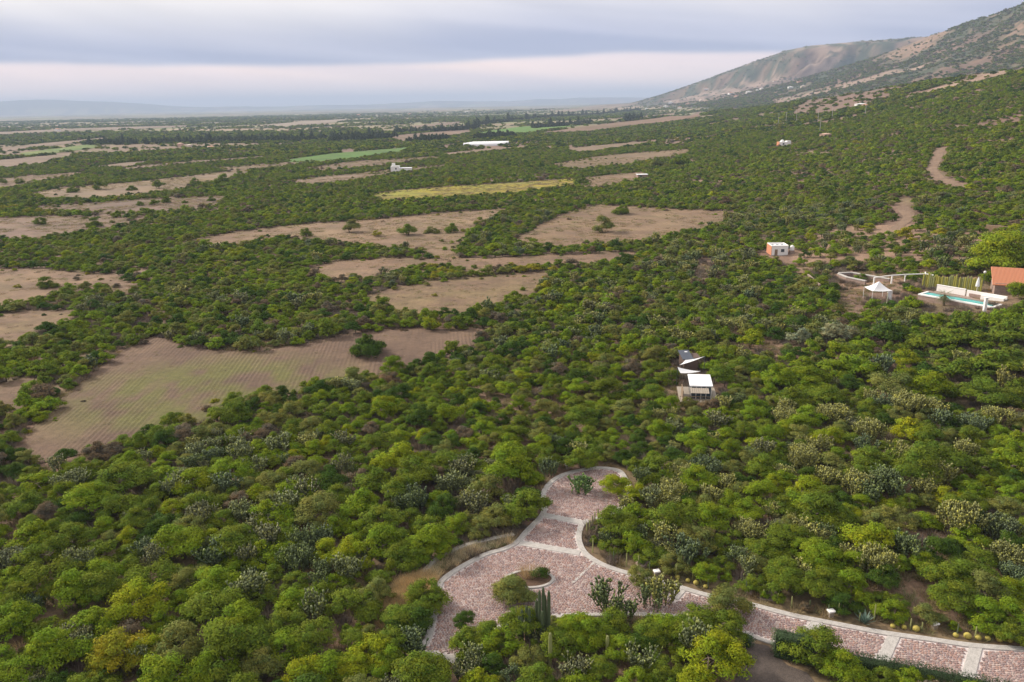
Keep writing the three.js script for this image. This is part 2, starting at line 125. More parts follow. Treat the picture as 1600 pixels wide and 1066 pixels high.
  trees: [[-64.8,-92.4,3.7,3],[-49.7,-92.7,4.5,1],[-43.4,-89.3,5.2,1],[-35.5,-89.6,5.4,1],[-47.3,-85.9,7,2],[-49.2,-82.7,6.2,1],[-45.4,-81,4.6,2],[-36.7,-81.7,5.1,2],[-51.4,-74.5,5.4,1],[-47.1,-74.4,4.2,2],[-49.7,-67.9,4,1],[-45.5,-66.2,5.9,2],[-43.1,-71.2,4.8,2],[-39.2,-76.8,5.4,3],[-34.7,-72.2,5.7,1],[-28.8,-71.5,5,1],[-35.8,-66.3,5.7,2],[-41.5,-64.3,5.5,1],[-39,-64.6,4.9,2],[-29,-65.7,5.7,1],[-34.7,-62.4,5.7,0],[-27.1,-61.5,5.9,2],[-44.6,-60.1,4.9,1],[-42.1,-59.7,3.8,2],[-37.5,-59.6,5.4,1],[-38.8,-55.6,5.7,1],[-33.6,-55.4,5.5,5],[-31.7,-56.2,3.5,0],[-28.5,-56.1,5,4],[-23.7,-54.6,5.9,2],[-41,-53.5,4.5,1],[-28.1,-52.1,5.4,1],[-23.8,-58.9,4.4,1],[-57.2,-82,4.9,2],[-61.7,-86,3.5,2],[-44,-67.7,3.9,3],[-25.2,-53.6,4.2,1],[-34.5,-52.5,4.8,2],[-26.8,-85.1,5.6,1],[-22.3,-86.1,4.7,3],[-27.4,-78.8,5.3,1],[-22.1,-78.6,5.7,4],[-17.4,-79.4,5.5,1],[-16.9,-85.8,5.5,2],[-11.9,-86.2,5.8,2],[-13.1,-82.9,4.8,2],[-28.7,-72.4,5.8,2],[-25.7,-70.6,4.9,1],[-19.2,-70.8,3.9,0],[-16.7,-69.5,4.7,0],[-13.7,-71.8,5.3,1],[-8.9,-71.7,5.2,1],[-10.4,-70.1,4.2,2],[-28.6,-65,4.9,1],[-24.4,-64.1,4.1,2],[-20.5,-62.6,5.1,1],[-19,-64.3,3.6,2],[-15,-62.4,5.3,2],[-13.1,-63.7,3.8,4],[-24.7,-58.9,4.8,1],[-22.6,-58.2,3.9,2],[-19.6,-55.8,4.6,1],[-17.7,-57.2,4.2,2],[-12.2,-55.6,4.5,0],[-8.4,-62.2,3.7,2],[-10.1,-59.7,4.6,2],[-15.4,-53.3,4.4,1],[-13.7,-53.8,3.4,0],[-24.8,-54.6,5,1],[-7.5,-52.6,4.7,2],[-10.6,-54.5,3.6,1],[-17.3,-52.6,4,0],[-20.8,-54.2,3.7,4],[1.1,-78.7,5.8,2],[-1.9,-77.3,4.3,4],[-0.9,-87.5,6.6,1],[1.8,-87.4,3.6,1],[-9.1,-71.7,5.2,1],[-6.2,-72,3.6,1],[-11.8,-69.7,4.2,2],[-9.6,-76.6,4.5,2],[-14.9,-91.2,5.8,0],[-8.4,-90.9,5.7,2],[-8.5,-63.2,4.2,2],[-9.7,-59.7,4.6,3],[-10.6,-56.1,3.7,2],[-0.3,-63.7,4.4,4],[0.1,-58.8,4.1,2],[-3.9,-56.8,4.1,2],[-1.5,-56.4,3.8,1],[4.8,-58.3,3.5,1],[6,-56.5,2.8,1],[8.7,-91.8,4.9,2],[4.4,-91.7,3.7,2],[-7.2,-52.5,4.5,2],[-3,-51.9,3.5,0],[1.5,-51.8,3.8,2],[4.6,-51.5,3.5,1],[-4.8,-60.2,1.3,3],[17.8,-87.3,5.6,2],[12.2,-84.1,4,0],[14.3,-82.3,3.5,0],[21.9,-84.2,4.9,1],[11.2,-74.9,4.9,2],[13.8,-77.7,4.3,1],[17,-75.6,5.3,2],[21.7,-75.5,4.8,1],[18.6,-72,4.4,4],[30.7,-87.4,4.9,2],[28.4,-80.7,4.6,1],[33.1,-77.9,6.2,1],[25.8,-70.4,4.7,2],[28.8,-72.5,4.3,2],[30.2,-68.2,4.9,1],[25.8,-65,4.2,2],[28.1,-63.8,4.4,2],[11.9,-65.8,2.9,4],[18.9,-61,4.2,4],[13.1,-58.1,4,1],[16,-58.9,4.5,2],[16.2,-53.2,5.6,0],[8.7,-55.6,3.2,1],[11.5,-52.8,4.1,2],[6.1,-57.1,3.9,1],[18.4,-57.9,3.6,2],[10.7,-56.1,3.1,3],[6.8,-53.4,2.9,2],[13.5,-51.2,3.5,0],[32.3,-86.1,4.3,1],[33.8,-81.5,5.3,0],[39.7,-88.8,5.4,4],[33.1,-76.4,6.1,2],[35.3,-75.9,4.3,2],[27.6,-72.1,4.8,2],[29.1,-69.9,3.9,1],[36.4,-70.9,6.2,0],[29.9,-67.5,4.1,1],[25.9,-64.6,4.2,2],[31.4,-63.7,4,1],[33.5,-60.2,3.2,1],[40.6,-64.8,5,2],[42.7,-64.8,5,2],[39.2,-61.4,4.6,2],[49.6,-80.3,3.8,0],[48.1,-84.8,5.7,2],[54.5,-77.6,4.4,4],[44.5,-79.5,3.4,2],[53.2,-81.8,4.8,1],[45.5,-61.8,3.7,1],[24.7,-54.8,5,2],[25.8,-52.4,3.7,1],[44.3,-88.6,5.8,2],[52,-88.3,6.9,2],[61,-87.9,5.5,1],[42.6,-56.9,3.5,2],[48.7,-90.3,5,2],[29.6,-78.1,4,2],[43.1,-61.9,3.9,4],[28.8,-51.8,2.7,2],[70.5,-141.1,7.5,3],[76.7,-137.3,8.3,2],[81.9,-138,10,2],[84.9,-134.6,9.1,2],[89.3,-133.9,8.4,2],[62.4,-144.4,7.1,6],[54.8,-142.5,5.1,6],[51.3,-146.5,4.5,3],[54.4,-135.6,3.5,1],[57.9,-133.3,4.5,0],[62.2,-129.9,5.5,1],[42.8,-118.8,5.9,1],[48.3,-121.2,7,1],[52.7,-121.8,7.7,1],[56.9,-123.4,6.6,1],[59.8,-122.3,5.3,2],[42.6,-110.8,6.4,2],[47.4,-110.5,5.3,2],[68.1,-121.8,5.7,3],[67.3,-127.5,4.9,0],[58.5,-113.8,6.9,4],[64,-112.7,8.2,1],[74.6,-121.7,8.6,2],[79.3,-122.2,8.1,2],[83.8,-123.5,6.4,2],[70.8,-110,8.3,2],[74.6,-109.3,6.4,2],[54.3,-98.5,6.1,0],[55.1,-95.4,4.9,2],[53,-103.8,3.7,3],[40,-101.1,4.6,1],[42.2,-96.6,4.5,0],[45,-90.9,4.6,1],[50,-88.5,5.1,2],[52.8,-88.4,4.6,4],[65.9,-94.4,5.1,1],[62.1,-90.1,4.9,1],[57.4,-87.7,4.7,2],[61.6,-100.7,4.4,3],[53.8,-117.4,4.7,3],[60.6,-95.8,4.2,2],[29.7,-127.5,4.7,1],[34.3,-127.9,4.3,1],[34.4,-120.4,4.9,2],[23.9,-127.2,4.2,2],[22.3,-117.1,3.5,0],[23.1,-109.7,4.3,1],[19.3,-105.2,3.2,2],[20.6,-99.5,4.1,1],[25.9,-102.2,3.9,1],[29.1,-99,4,1],[31.8,-99.3,3.8,2],[36.1,-108.1,3.7,1],[42.1,-120.6,4.6,1],[44.4,-119.3,4.5,1],[42,-111.2,3.9,2],[17.8,-91.2,3.2,1],[31.5,-109.3,1.7,2],[30.5,-88.5,3.8,1],[23.4,-88.8,2.5,0],[39.2,-126.9,5.2,2],[43.2,-128,4.4,2],[91.2,-143.1,5.7,1],[95.5,-143.3,6.7,1],[86.3,-143.9,5.7,2],[82.8,-148.9,5.2,1],[86.1,-163.4,5.3,1],[109.4,-175.6,4.5,1],[-2.7,-57.3,3.8,2],[5.3,-57.7,3.7,1],[8.2,-58.3,3.5,2],[10.9,-56.7,3.8,2],[14.6,-57.3,4,2],[17.4,-56.5,4,4],[3.3,-55.9,3.5,2],[70.4,-156.9,4.6,2],[80.6,-158.8,5.1,1],[74.1,-175.5,3.5,2],[87,-191,3.2,2],[78.4,-164.3,4,1],[70.7,-163.3,3.9,4]],
  pears: [[-25.2,-64.7,3,1],[-22.2,-69.8,3.4,2],[-20.7,-74,2.5,3],[-16.8,-67.7,2.6,1],[-15.7,-70,2.1,1],[-25.3,-85.1,3.1,0],[-11.9,-81.3,3.1,3],[-31,-80,2.2,1],[-32.9,-91,2.4,1],[-21.7,-90.9,2.6,0],[-8.7,-85.5,2.2,1],[-9.2,-56.3,2.4,3],[-18.8,-61.4,2.6,1],[-30.2,-70.5,3,3],[-35.3,-79.2,2.5,0],[-20.1,-84.3,2.2,0],[-19.3,-68.1,1.9,2],[-54.9,-88,4.1,1],[-44.3,-69.8,3.2,1],[-52.1,-71.2,3.1,0],[-38.8,-72.4,2.1,3],[-35.4,-78.7,3.3,0],[-34.7,-85.5,2.9,3],[-31,-79.5,2.4,1],[-30.4,-70.1,2.5,3],[-25.6,-65,2.6,1],[-38.7,-58.3,3.3,0],[-31.7,-55.6,2,1],[-36.7,-70.7,3.3,0],[-58.7,-92.4,2.3,0],[-41.3,-88,2.4,1],[-45.4,-63.9,2.3,3],[-29.5,-54.7,1.7,2],[-12.1,-81.3,3.7,2],[-8,-84.9,3,1],[-4.7,-80.5,2.8,0],[-8.6,-56.9,2.2,3],[-0.4,-52.6,1.6,3],[-6.5,-81.1,1.8,0],[36.6,-90.2,3.3,4],[33,-86.1,2.6,4],[16.7,-69.7,2.8,3],[13.8,-63.1,2.4,4],[28.9,-78.2,1.9,4],[18.3,-81.7,2.4,4],[31.9,-72.1,1.8,4],[8.5,-62.2,2.8,2],[12.3,-62.1,2.2,2],[24,-88.3,3.7,3],[15.5,-86.2,2.2,2],[9.7,-60.5,1.9,2],[19.9,-87.2,2,4],[25,-84.1,2.2,4],[39.8,-82.4,3.4,4],[40.6,-80.8,2.8,2],[48.1,-82.6,3.6,4],[43.6,-83.4,3.5,2],[44.6,-81.7,2.9,2],[47.3,-74.2,4.7,4],[50.7,-73.1,3.9,3],[35.3,-66.7,3.7,4],[39.5,-69.3,2.8,2],[48.8,-67.8,3.7,4],[31.8,-72.5,1.5,4],[36.5,-90.2,3.3,4],[37.4,-85.3,2.3,4],[47.6,-65.1,2.8,3],[57.6,-91.2,2.9,4],[49.3,-91.6,2.5,4],[51.4,-85.3,2.8,4],[28.5,-77.7,1.6,4],[46.3,-104.2,4.2,4],[45.6,-105.6,2.6,4],[58.6,-107.8,5.7,4],[56.4,-106.5,2.7,4],[38.7,-103.2,3.6,4],[48.3,-97.7,4.1,4],[37.4,-92.5,3.3,4],[68.1,-101.8,3.9,4],[61.3,-106.2,2.7,4],[40.1,-83.4,3.1,4],[48.4,-84,2.9,4],[33.2,-87,2.1,4],[49,-90.4,2.3,4],[57.4,-91.6,2.4,4],[63.8,-100.1,4.1,3],[59.9,-101.5,2.6,3],[37.5,-84.9,2.6,4],[43.8,-84.2,2.9,2],[77.2,-115.7,2.7,4],[76.5,-127.7,2.5,4],[31.7,-109.8,2.4,4],[34.4,-111.7,2.3,2],[26.7,-125.6,1.9,4],[39.8,-106.5,2.8,4],[21.1,-105.6,2,4],[23.6,-107.4,2,4],[23.8,-104.1,1.4,4],[21.2,-95.6,1.3,4],[25.7,-93.2,1.1,4],[37,-127.5,1.7,4],[22.4,-89.1,1.9,3],[24.7,-89,1.7,3],[36.5,-92.7,1.3,4],[19.9,-110.4,1.3,4],[20.6,-94.9,1.5,2]],
  lone: [[-27.2,-141.6,7.6,3],[-170.8,-323.1,7.2,3],[-198.5,-333.1,5.7,3],[-59.2,-291,7.4,4],[-28.5,-286.7,5.7,4],[-21.3,-287.5,6.2,3],[-36.9,-282.9,7.1,3],[33.4,-278.8,8.4,4],[46.4,-324.5,8.6,2],[-10.5,-303.2,6,4],[-47.4,-280.8,3.8,5],[-73.8,-283.6,4.8,2],[-74,-158.9,5.3,2],[-125.2,-207.1,5.6,3],[-186.9,-522.2,10,3],[-214.4,-488.4,7.9,3],[-226.8,-478.8,6.9,3],[-197.2,-502,8.8,3],[-184.6,-549.5,8.5,3],[-249.4,-485.6,8.9,3],[-257.6,-471.6,7.9,3],[-184.1,-395,4.3,3],[-177.5,-396.6,5,3],[-174.8,-404.6,5.8,3],[-164.9,-402.7,3.6,3],[-153.6,-409.3,5,3],[-325.7,-532.1,6.1,3],[-333.9,-528.8,6.1,3],[42.4,-468.3,8.5,3],[103.2,-558.7,16.7,4],[119.1,-562,12.2,3],[-34.8,-475.8,5.5,5],[59.9,-452.5,4.5,3],[-133.4,-207.9,2,5],[-10.5,-220.4,1.5,2]],
  rows: {"belt_a":[[-582.66,-1145.24],[-422.65,-1153.27],[-289.4,-1167.12],[-175.77,-1211.11]],"belt_b":[[-190.14,-1388.23],[-105.57,-1429.8],[-61.38,-1604.07]],"belt_c":[[-41.23,-1065.47],[5.55,-1142.82]],"belt_d":[[-126.11,-1035.29],[-80.64,-1086]],"belt_e":[[-236.41,-1091.43],[-165.18,-1149.49]],"belt_f":[[-69.94,-1833.6],[128.59,-2456.54],[537.35,-3315.85]],"belt_g":[[48.75,-1495.34],[172.73,-1669.48]],"belt_h":[[240.04,-1681.28],[287.44,-1770.39]]},
  houses: [[1123.34,-4635.61,1],[847.94,-4252.8,1],[872.95,-3318.86,1],[840.94,-3016.93,1],[926.63,-3047.7,1],[961.53,-3108.34,1],[1330.82,-4104.56,1],[904.77,-2755.07,1],[908.73,-3090.32,1],[893.61,-3281.67,1],[782.43,-3315.24,1],[707.67,-3208.21,1],[601.58,-2856.53,1],[645.71,-3340.48,1],[986.11,-2740.57,1],[1028.68,-2893.91,1],[546.86,-3218.86,1],[373.94,-864.84,1],[369,-842.37,1],[241.07,-613.76,1],[968.93,-2814.25,1],[-356.4,-969.86,1],[-392.35,-995.24,1],[-417.6,-1030.97,1],[-1091.35,-1973.37,1],[-1326.68,-2472.64,1],[-1418.46,-2413.62,1],[-743.09,-4067.69,1],[-311.92,-4274.08,1],[-233.3,-4719.08,1],[-473.51,-3945.22,1]],
};
// ---------------------------------------------------------------- helpers
const taken = new Map();
function numbered(name) { const n = taken.get(name) ?? 0; taken.set(name, n + 1); return n ? name + '_' + String(n).padStart(3, '0') : name; }
function tag(o, label, category, group) { o.userData.label = label; o.userData.category = category; if (group) o.userData.group = group; return o; }
function kind(o, k) { o.userData.kind = k; return o; }
const lit = (m) => { m.castShadow = true; m.receiveShadow = true; return m; };
function part(parent, name, geo, mat) { const m = lit(new THREE.Mesh(geo, mat)); m.name = name; parent.add(m); return m; }
function thing(name, label, category, x, z, turn = 0, group, up = 0) { const g = new THREE.Group(); g.name = numbered(name); g.position.set(x, height(x, z) + up, z); g.rotation.y = turn; tag(g, label, category, group); scene.add(g); return g; }
function struct(name, geo, mat, label, category) { const m = lit(new THREE.Mesh(geo, mat)); m.name = numbered(name); kind(m, 'structure'); if (label) tag(m, label, category); scene.add(m); return m; }
function std(rgb, rough = 0.9, extra = {}) { const m = new THREE.MeshPhysicalMaterial({ roughness: rough, side: THREE.DoubleSide, ...extra }); m.color.setRGB(...rgb); return m; }
function inside(poly, x, z) {
  let c = false;
  for (let i = 0, j = poly.length - 1; i < poly.length; j = i++) { const [xi, zi] = poly[i], [xj, zj] = poly[j]; if ((zi > z) !== (zj > z) && x < ((xj - xi) * (z - zi)) / (zj - zi) + xi) c = !c; }
  return c;
}
function boxed(poly) { const b = { poly, x0: 1e9, x1: -1e9, z0: 1e9, z1: -1e9 }; for (const [x, z] of poly) { b.x0 = Math.min(b.x0, x); b.x1 = Math.max(b.x1, x); b.z0 = Math.min(b.z0, z); b.z1 = Math.max(b.z1, z); } return b; }
const hits = (b, x, z) => x > b.x0 && x < b.x1 && z > b.z0 && z < b.z1 && inside(b.poly, x, z);
function toLine(line, x, z) { let best = 1e9; for (let i = 1; i < line.length; i++) { const [ax, az] = line[i - 1], [bx, bz] = line[i], dx = bx - ax, dz = bz - az, t = clamp(((x - ax) * dx + (z - az) * dz) / (dx * dx + dz * dz || 1)); best = Math.min(best, Math.hypot(x - ax - dx * t, z - az - dz * t)); } return best; }
function curve(points, step, closed = false) { // evenly stepped smooth line through [x, z] points
  const c = new THREE.CatmullRomCurve3(points.map(([x, z]) => new THREE.Vector3(x, 0, z)), closed, 'centripetal'), n = Math.max(2, Math.round(c.getLength() / step));
  return c.getSpacedPoints(n).map((p) => [p.x, p.z]);
}
function geometry(pos, index, color, uv, normal) {
  const g = new THREE.BufferGeometry();
  g.setAttribute('position', new THREE.Float32BufferAttribute(pos, 3));
  if (index) g.setIndex(index);
  if (color) g.setAttribute('color', new THREE.Float32BufferAttribute(color, 3));
  if (uv) g.setAttribute('uv', new THREE.Float32BufferAttribute(uv, 2));
  if (normal) g.setAttribute('normal', new THREE.Float32BufferAttribute(normal, 3)); else g.computeVertexNormals();
  return g;
}
function clipTo(poly, x0, x1, z0, z1) {
  let p = poly;
  for (const [k, v, s] of [[0, x0, 1], [0, x1, -1], [1, z0, 1], [1, z1, -1]]) {
    const q = [];
    for (let i = 0; i < p.length; i++) { const a = p[i], b = p[(i + 1) % p.length], da = (a[k] - v) * s, db = (b[k] - v) * s; if (da >= 0) q.push(a); if (da * db < 0) { const t = da / (da - db); q.push([a[0] + (b[0] - a[0]) * t, a[1] + (b[1] - a[1]) * t]); } }
    p = q; if (p.length < 3) return [];
  }
  return p;
}
// a sheet that follows the ground inside a polygon; turn sets the direction of its grid
function drape(poly, cu, cv, lift, colour, turn = 0, bump, uvScale = 0.25) {
  const c = Math.cos(turn), s = Math.sin(turn), local = poly.map(([x, z]) => [x * c + z * s, -x * s + z * c]), b = boxed(local);
  const pos = [], idx = [], col = [], uv = [];
  const put = ([u, v]) => { const x = u * c - v * s, z = u * s + v * c; pos.push(x, height(x, z) + lift + (bump ? bump(u, v, x, z) : 0), z); uv.push(x * uvScale, z * uvScale); if (colour) col.push(...colour(x, z, u, v)); return pos.length / 3 - 1; };
  const nu = Math.ceil((b.x1 - b.x0) / cu), nv = Math.ceil((b.z1 - b.z0) / cv), made = new Map();
  const corner = (i, j) => { const k = i * 100003 + j; if (!made.has(k)) made.set(k, put([b.x0 + i * cu, b.z0 + j * cv])); return made.get(k); };
  for (let i = 0; i < nu; i++) for (let j = 0; j < nv; j++) {
    const x0 = b.x0 + i * cu, x1 = x0 + cu, z0 = b.z0 + j * cv, z1 = z0 + cv, q = clipTo(local, x0, x1, z0, z1);
    if (q.length < 3) continue;
    let area = 0; for (let k = 0; k < q.length; k++) { const a = q[k], d = q[(k + 1) % q.length]; area += a[0] * d[1] - d[0] * a[1]; }
    if (Math.abs(area) / 2 > cu * cv * 0.9999) { const a = corner(i, j), d = corner(i + 1, j), e = corner(i + 1, j + 1), f = corner(i, j + 1); idx.push(a, f, e, a, e, d); continue; }
    const ids = q.map(put);
    for (const t of THREE.ShapeUtils.triangulateShape(q.map((p) => new THREE.Vector2(...p)), [])) { const [m, n, o] = t.map((k) => q[k]); const up = (n[0] - m[0]) * (o[1] - m[1]) - (n[1] - m[1]) * (o[0] - m[0]) < 0; idx.push(...(up ? t : [t[0], t[2], t[1]]).map((k) => ids[k])); }
  }
  return geometry(pos, idx, colour && col, uv);
}
function noiseTexture(size, seed, fn, srgb = false) {
  const d = new Uint8Array(size * size * 4);
  for (let y = 0; y < size; y++) for (let x = 0; x < size; x++) { const c = fn(x / size, y / size), o = (y * size + x) * 4; for (let k = 0; k < 3; k++) d[o + k] = clamp(c[k] ?? c[0]) * 255; d[o + 3] = 255; }
  const t = new THREE.DataTexture(d, size, size, THREE.RGBAFormat); t.wrapS = t.wrapT = THREE.RepeatWrapping; t.magFilter = THREE.LinearFilter; t.needsUpdate = true; if (srgb) t.colorSpace = THREE.SRGBColorSpace; return t;
}
const tiled = (u, v, f, seed) => { // fbm that repeats over the unit square
  let s = 0, a = 0.5, n = 0;
  for (let o = 0; o < 5; o++, f *= 2, a *= 0.55) { const x = u * f, y = v * f, ix = Math.floor(x), iy = Math.floor(y), fx = x - ix, fy = y - iy, p = fx * fx * (3 - 2 * fx), q = fy * fy * (3 - 2 * fy), H = (i, j) => hash2(((i % f) + f) % f + seed * 131 + o * 977, ((j % f) + f) % f + seed * 17); s += a * lerp(lerp(H(ix, iy), H(ix + 1, iy), p), lerp(H(ix, iy + 1), H(ix + 1, iy + 1), p), q); n += a; }
  return s / n;
};
const grit = noiseTexture(1024, 1, (u, v) => { const n = tiled(u, v, 6, 3), m = tiled(u, v, 64, 8), k = 0.555 + (n - 0.5) * 0.35 + (m - 0.5) * 0.6; return [k, k * 0.985, k * 0.96]; });
const gritBump = noiseTexture(512, 2, (u, v) => [0.5 * tiled(u, v, 10, 5) + 0.5 * tiled(u, v, 70, 6)]);

// ---------------------------------------------------------------- ground: soils, fields and bare slopes
const FIELDS = Object.fromEntries(Object.entries(PLACE.fields).map(([k, p]) => [k, boxed(p)]));
const CLEAR = Object.values(PLACE.clear).map(boxed), BARE = Object.fromEntries(Object.entries(PLACE.bare).map(([k, p]) => [k, boxed(p)]));
const COURT = boxed(PLACE.court), DRIVE = boxed(PLACE.drive);
const fieldList = Object.values(FIELDS), pathList = Object.values(PLACE.paths), bareList = Object.entries(BARE);
const inField = (x, z) => fieldList.some((b) => hits(b, x, z));
const nearPath = (x, z) => Math.min(...pathList.map((l) => toLine(l, x, z)));
const mixc = (a, b, t) => [lerp(a[0], b[0], t), lerp(a[1], b[1], t), lerp(a[2], b[2], t)];
const SOIL = [0.25, 0.155, 0.108], SOIL_DARK = [0.16, 0.098, 0.07], SAND = [0.40, 0.275, 0.19], SCRUB = [0.062, 0.078, 0.024], ROCK = [0.26, 0.165, 0.125], DRYBROWN = [0.17, 0.112, 0.085];
// share of farmland on the far plain: long strips
function farmland(x, z) { const n = fbm(x / 520 + 40, z / 130 + 11, 3), m = fbm(x / 900 + 4, z / 300 - 3, 2); const k = 0.05 * smooth(900, 2200, Math.hypot(x, z)); return smooth(0.53 - k, 0.57 - k, n * 0.75 + m * 0.25); }
function groundColour(x, z) {
  const D = Math.hypot(x, z), az = Math.atan2(x, -z) / D2R, h = height(x, z);
  const n1 = fbm(x / 9 + 7, z / 9, 3), n2 = fbm(x / 40 - 5, z / 40 + 2, 3);
  let c = mixc(SOIL_DARK, SOIL, clamp(n1 * 1.6 - 0.3)); c = mixc(c, SAND, smooth(0.56, 0.78, n2) * 0.45);
  const grass = smooth(0.5, 0.72, fbm(x / 22 + 70, z / 22 - 30, 3)); c = mixc(c, [0.17, 0.15, 0.06], grass * 0.5);
  // on the outer plain the bushes are too far away to build one by one: their cover is in the ground's own colour
  const wooded = smooth(700, 2200, D);
  if (wooded > 0) {
    const v = fbm(x / 60 + 3, z / 35 + 9, 3);
    let f = mixc(SCRUB, mixc(SCRUB, DRYBROWN, 0.35), clamp(v * 2 - 0.6));
    if (h < 14 + D * 0.004 && D > 850) f = mixc(f, mixc([0.42, 0.29, 0.20], [0.26, 0.30, 0.10], clamp(fbm(x / 300, z / 90 + 50, 2) * 2 - 0.5)), farmland(x, z) * 0.85);
    c = mixc(c, f, wooded * 0.85);
  }
  if (az > 5 && h > 18 && D > 1000) { // mountain sides: bushes, dry brush, bare earth
    const t = smooth(1000, 1800, D), v = fbm(x / 170 + 12, z / 170, 4), w = fbm(x / 45, z / 45 + 4, 3);
    let m = mixc([0.05, 0.064, 0.02], [0.155, 0.095, 0.062], smooth(0.44, 0.6, v)); m = mixc(m, [0.27, 0.165, 0.10], smooth(0.55, 0.68, w) * 0.5);
    m = mixc(m, [0.27, 0.17, 0.11], smooth(0.58, 0.68, fbm(x / 38, z / 38 + h / 14, 3)) * 0.5);
    c = mixc(c, m, t);
  }
  const L = D > 2500 ? 60 : 30, wx = x + (fbm(x / L + 5, z / L, 4) - 0.5) * L * 1.3, wz = z + (fbm(x / L - 9, z / L + 6, 4) - 0.5) * L * 1.5;
  for (const [k, b] of bareList) if (hits(b, wx, wz)) {
    const v = fbm(x / L + 8, z / L, 3), w = smooth(0.36, 0.62, fbm(x / (L * 0.7), z / (L * 0.7), 4));
    c = mixc(c, k.startsWith('rock') ? mixc(ROCK, [0.36, 0.215, 0.12], v) : k === 'brown' ? mixc(DRYBROWN, [0.24, 0.15, 0.115], v) : mixc([0.42, 0.29, 0.22], [0.34, 0.235, 0.17], v), k.startsWith('mesa') ? 0.9 * smooth(0.36, 0.5, fbm(x / 55 + 3, h / 9 + z / 90, 4)) : 0.5 + 0.45 * w);
  }
  for (const b of CLEAR) if (hits(b, x, z)) c = mixc(c, mixc([0.24, 0.155, 0.105], [0.42, 0.27, 0.18], n1), 0.8);
  return c;
}
{
  const az = []; for (let a = -180; a < -44; a += 4) az.push(a); for (let a = -44; a < 48; a += 0.28) az.push(a); for (let a = 48; a < 180; a += 4) az.push(a);
  const rad = []; for (let r = 4; r < 42; r += 2.5) rad.push(r); for (let r = 42; r < 7000; r *= r > 3700 && r < 4900 ? 1.0032 : r > 1700 && r < 3700 ? 1.008 : 1.0125) rad.push(r); for (let r = 7000; r < 27000; r *= 1.03) rad.push(r);
  const pos = [0, 0, 0], col = [...SOIL], uv = [0, 0], idx = [], n = az.length;
  for (const r of rad) for (const a of az) { const x = Math.sin(a * D2R) * r, z = -Math.cos(a * D2R) * r; pos.push(x, height(x, z), z); uv.push((x * 0.8 + z * 0.6) / 17, (z * 0.8 - x * 0.6) / 17); col.push(...groundColour(x, z)); }
  for (let k = 0; k < n; k++) idx.push(0, 1 + (k + 1) % n, 1 + k);
  for (let j = 0; j + 1 < rad.length; j++) for (let k = 0; k < n; k++) { const a = 1 + j * n + k, b = 1 + j * n + (k + 1) % n, c = a + n, d = b + n; idx.push(a, b, d, a, d, c); }
  const m = std([1.5, 1.5, 1.5], 1, { vertexColors: true, map: grit, bumpMap: gritBump, bumpScale: 0.06 });
  const g = struct('terrain', geometry(pos, idx, col, uv), m);
  tag(g, 'brown stony ground of the valley and the mountain slopes', 'ground');
}
const fieldMat = std([0.95, 0.9, 0.8], 1, { vertexColors: true, map: grit, bumpMap: gritBump, bumpScale: 0.05 });
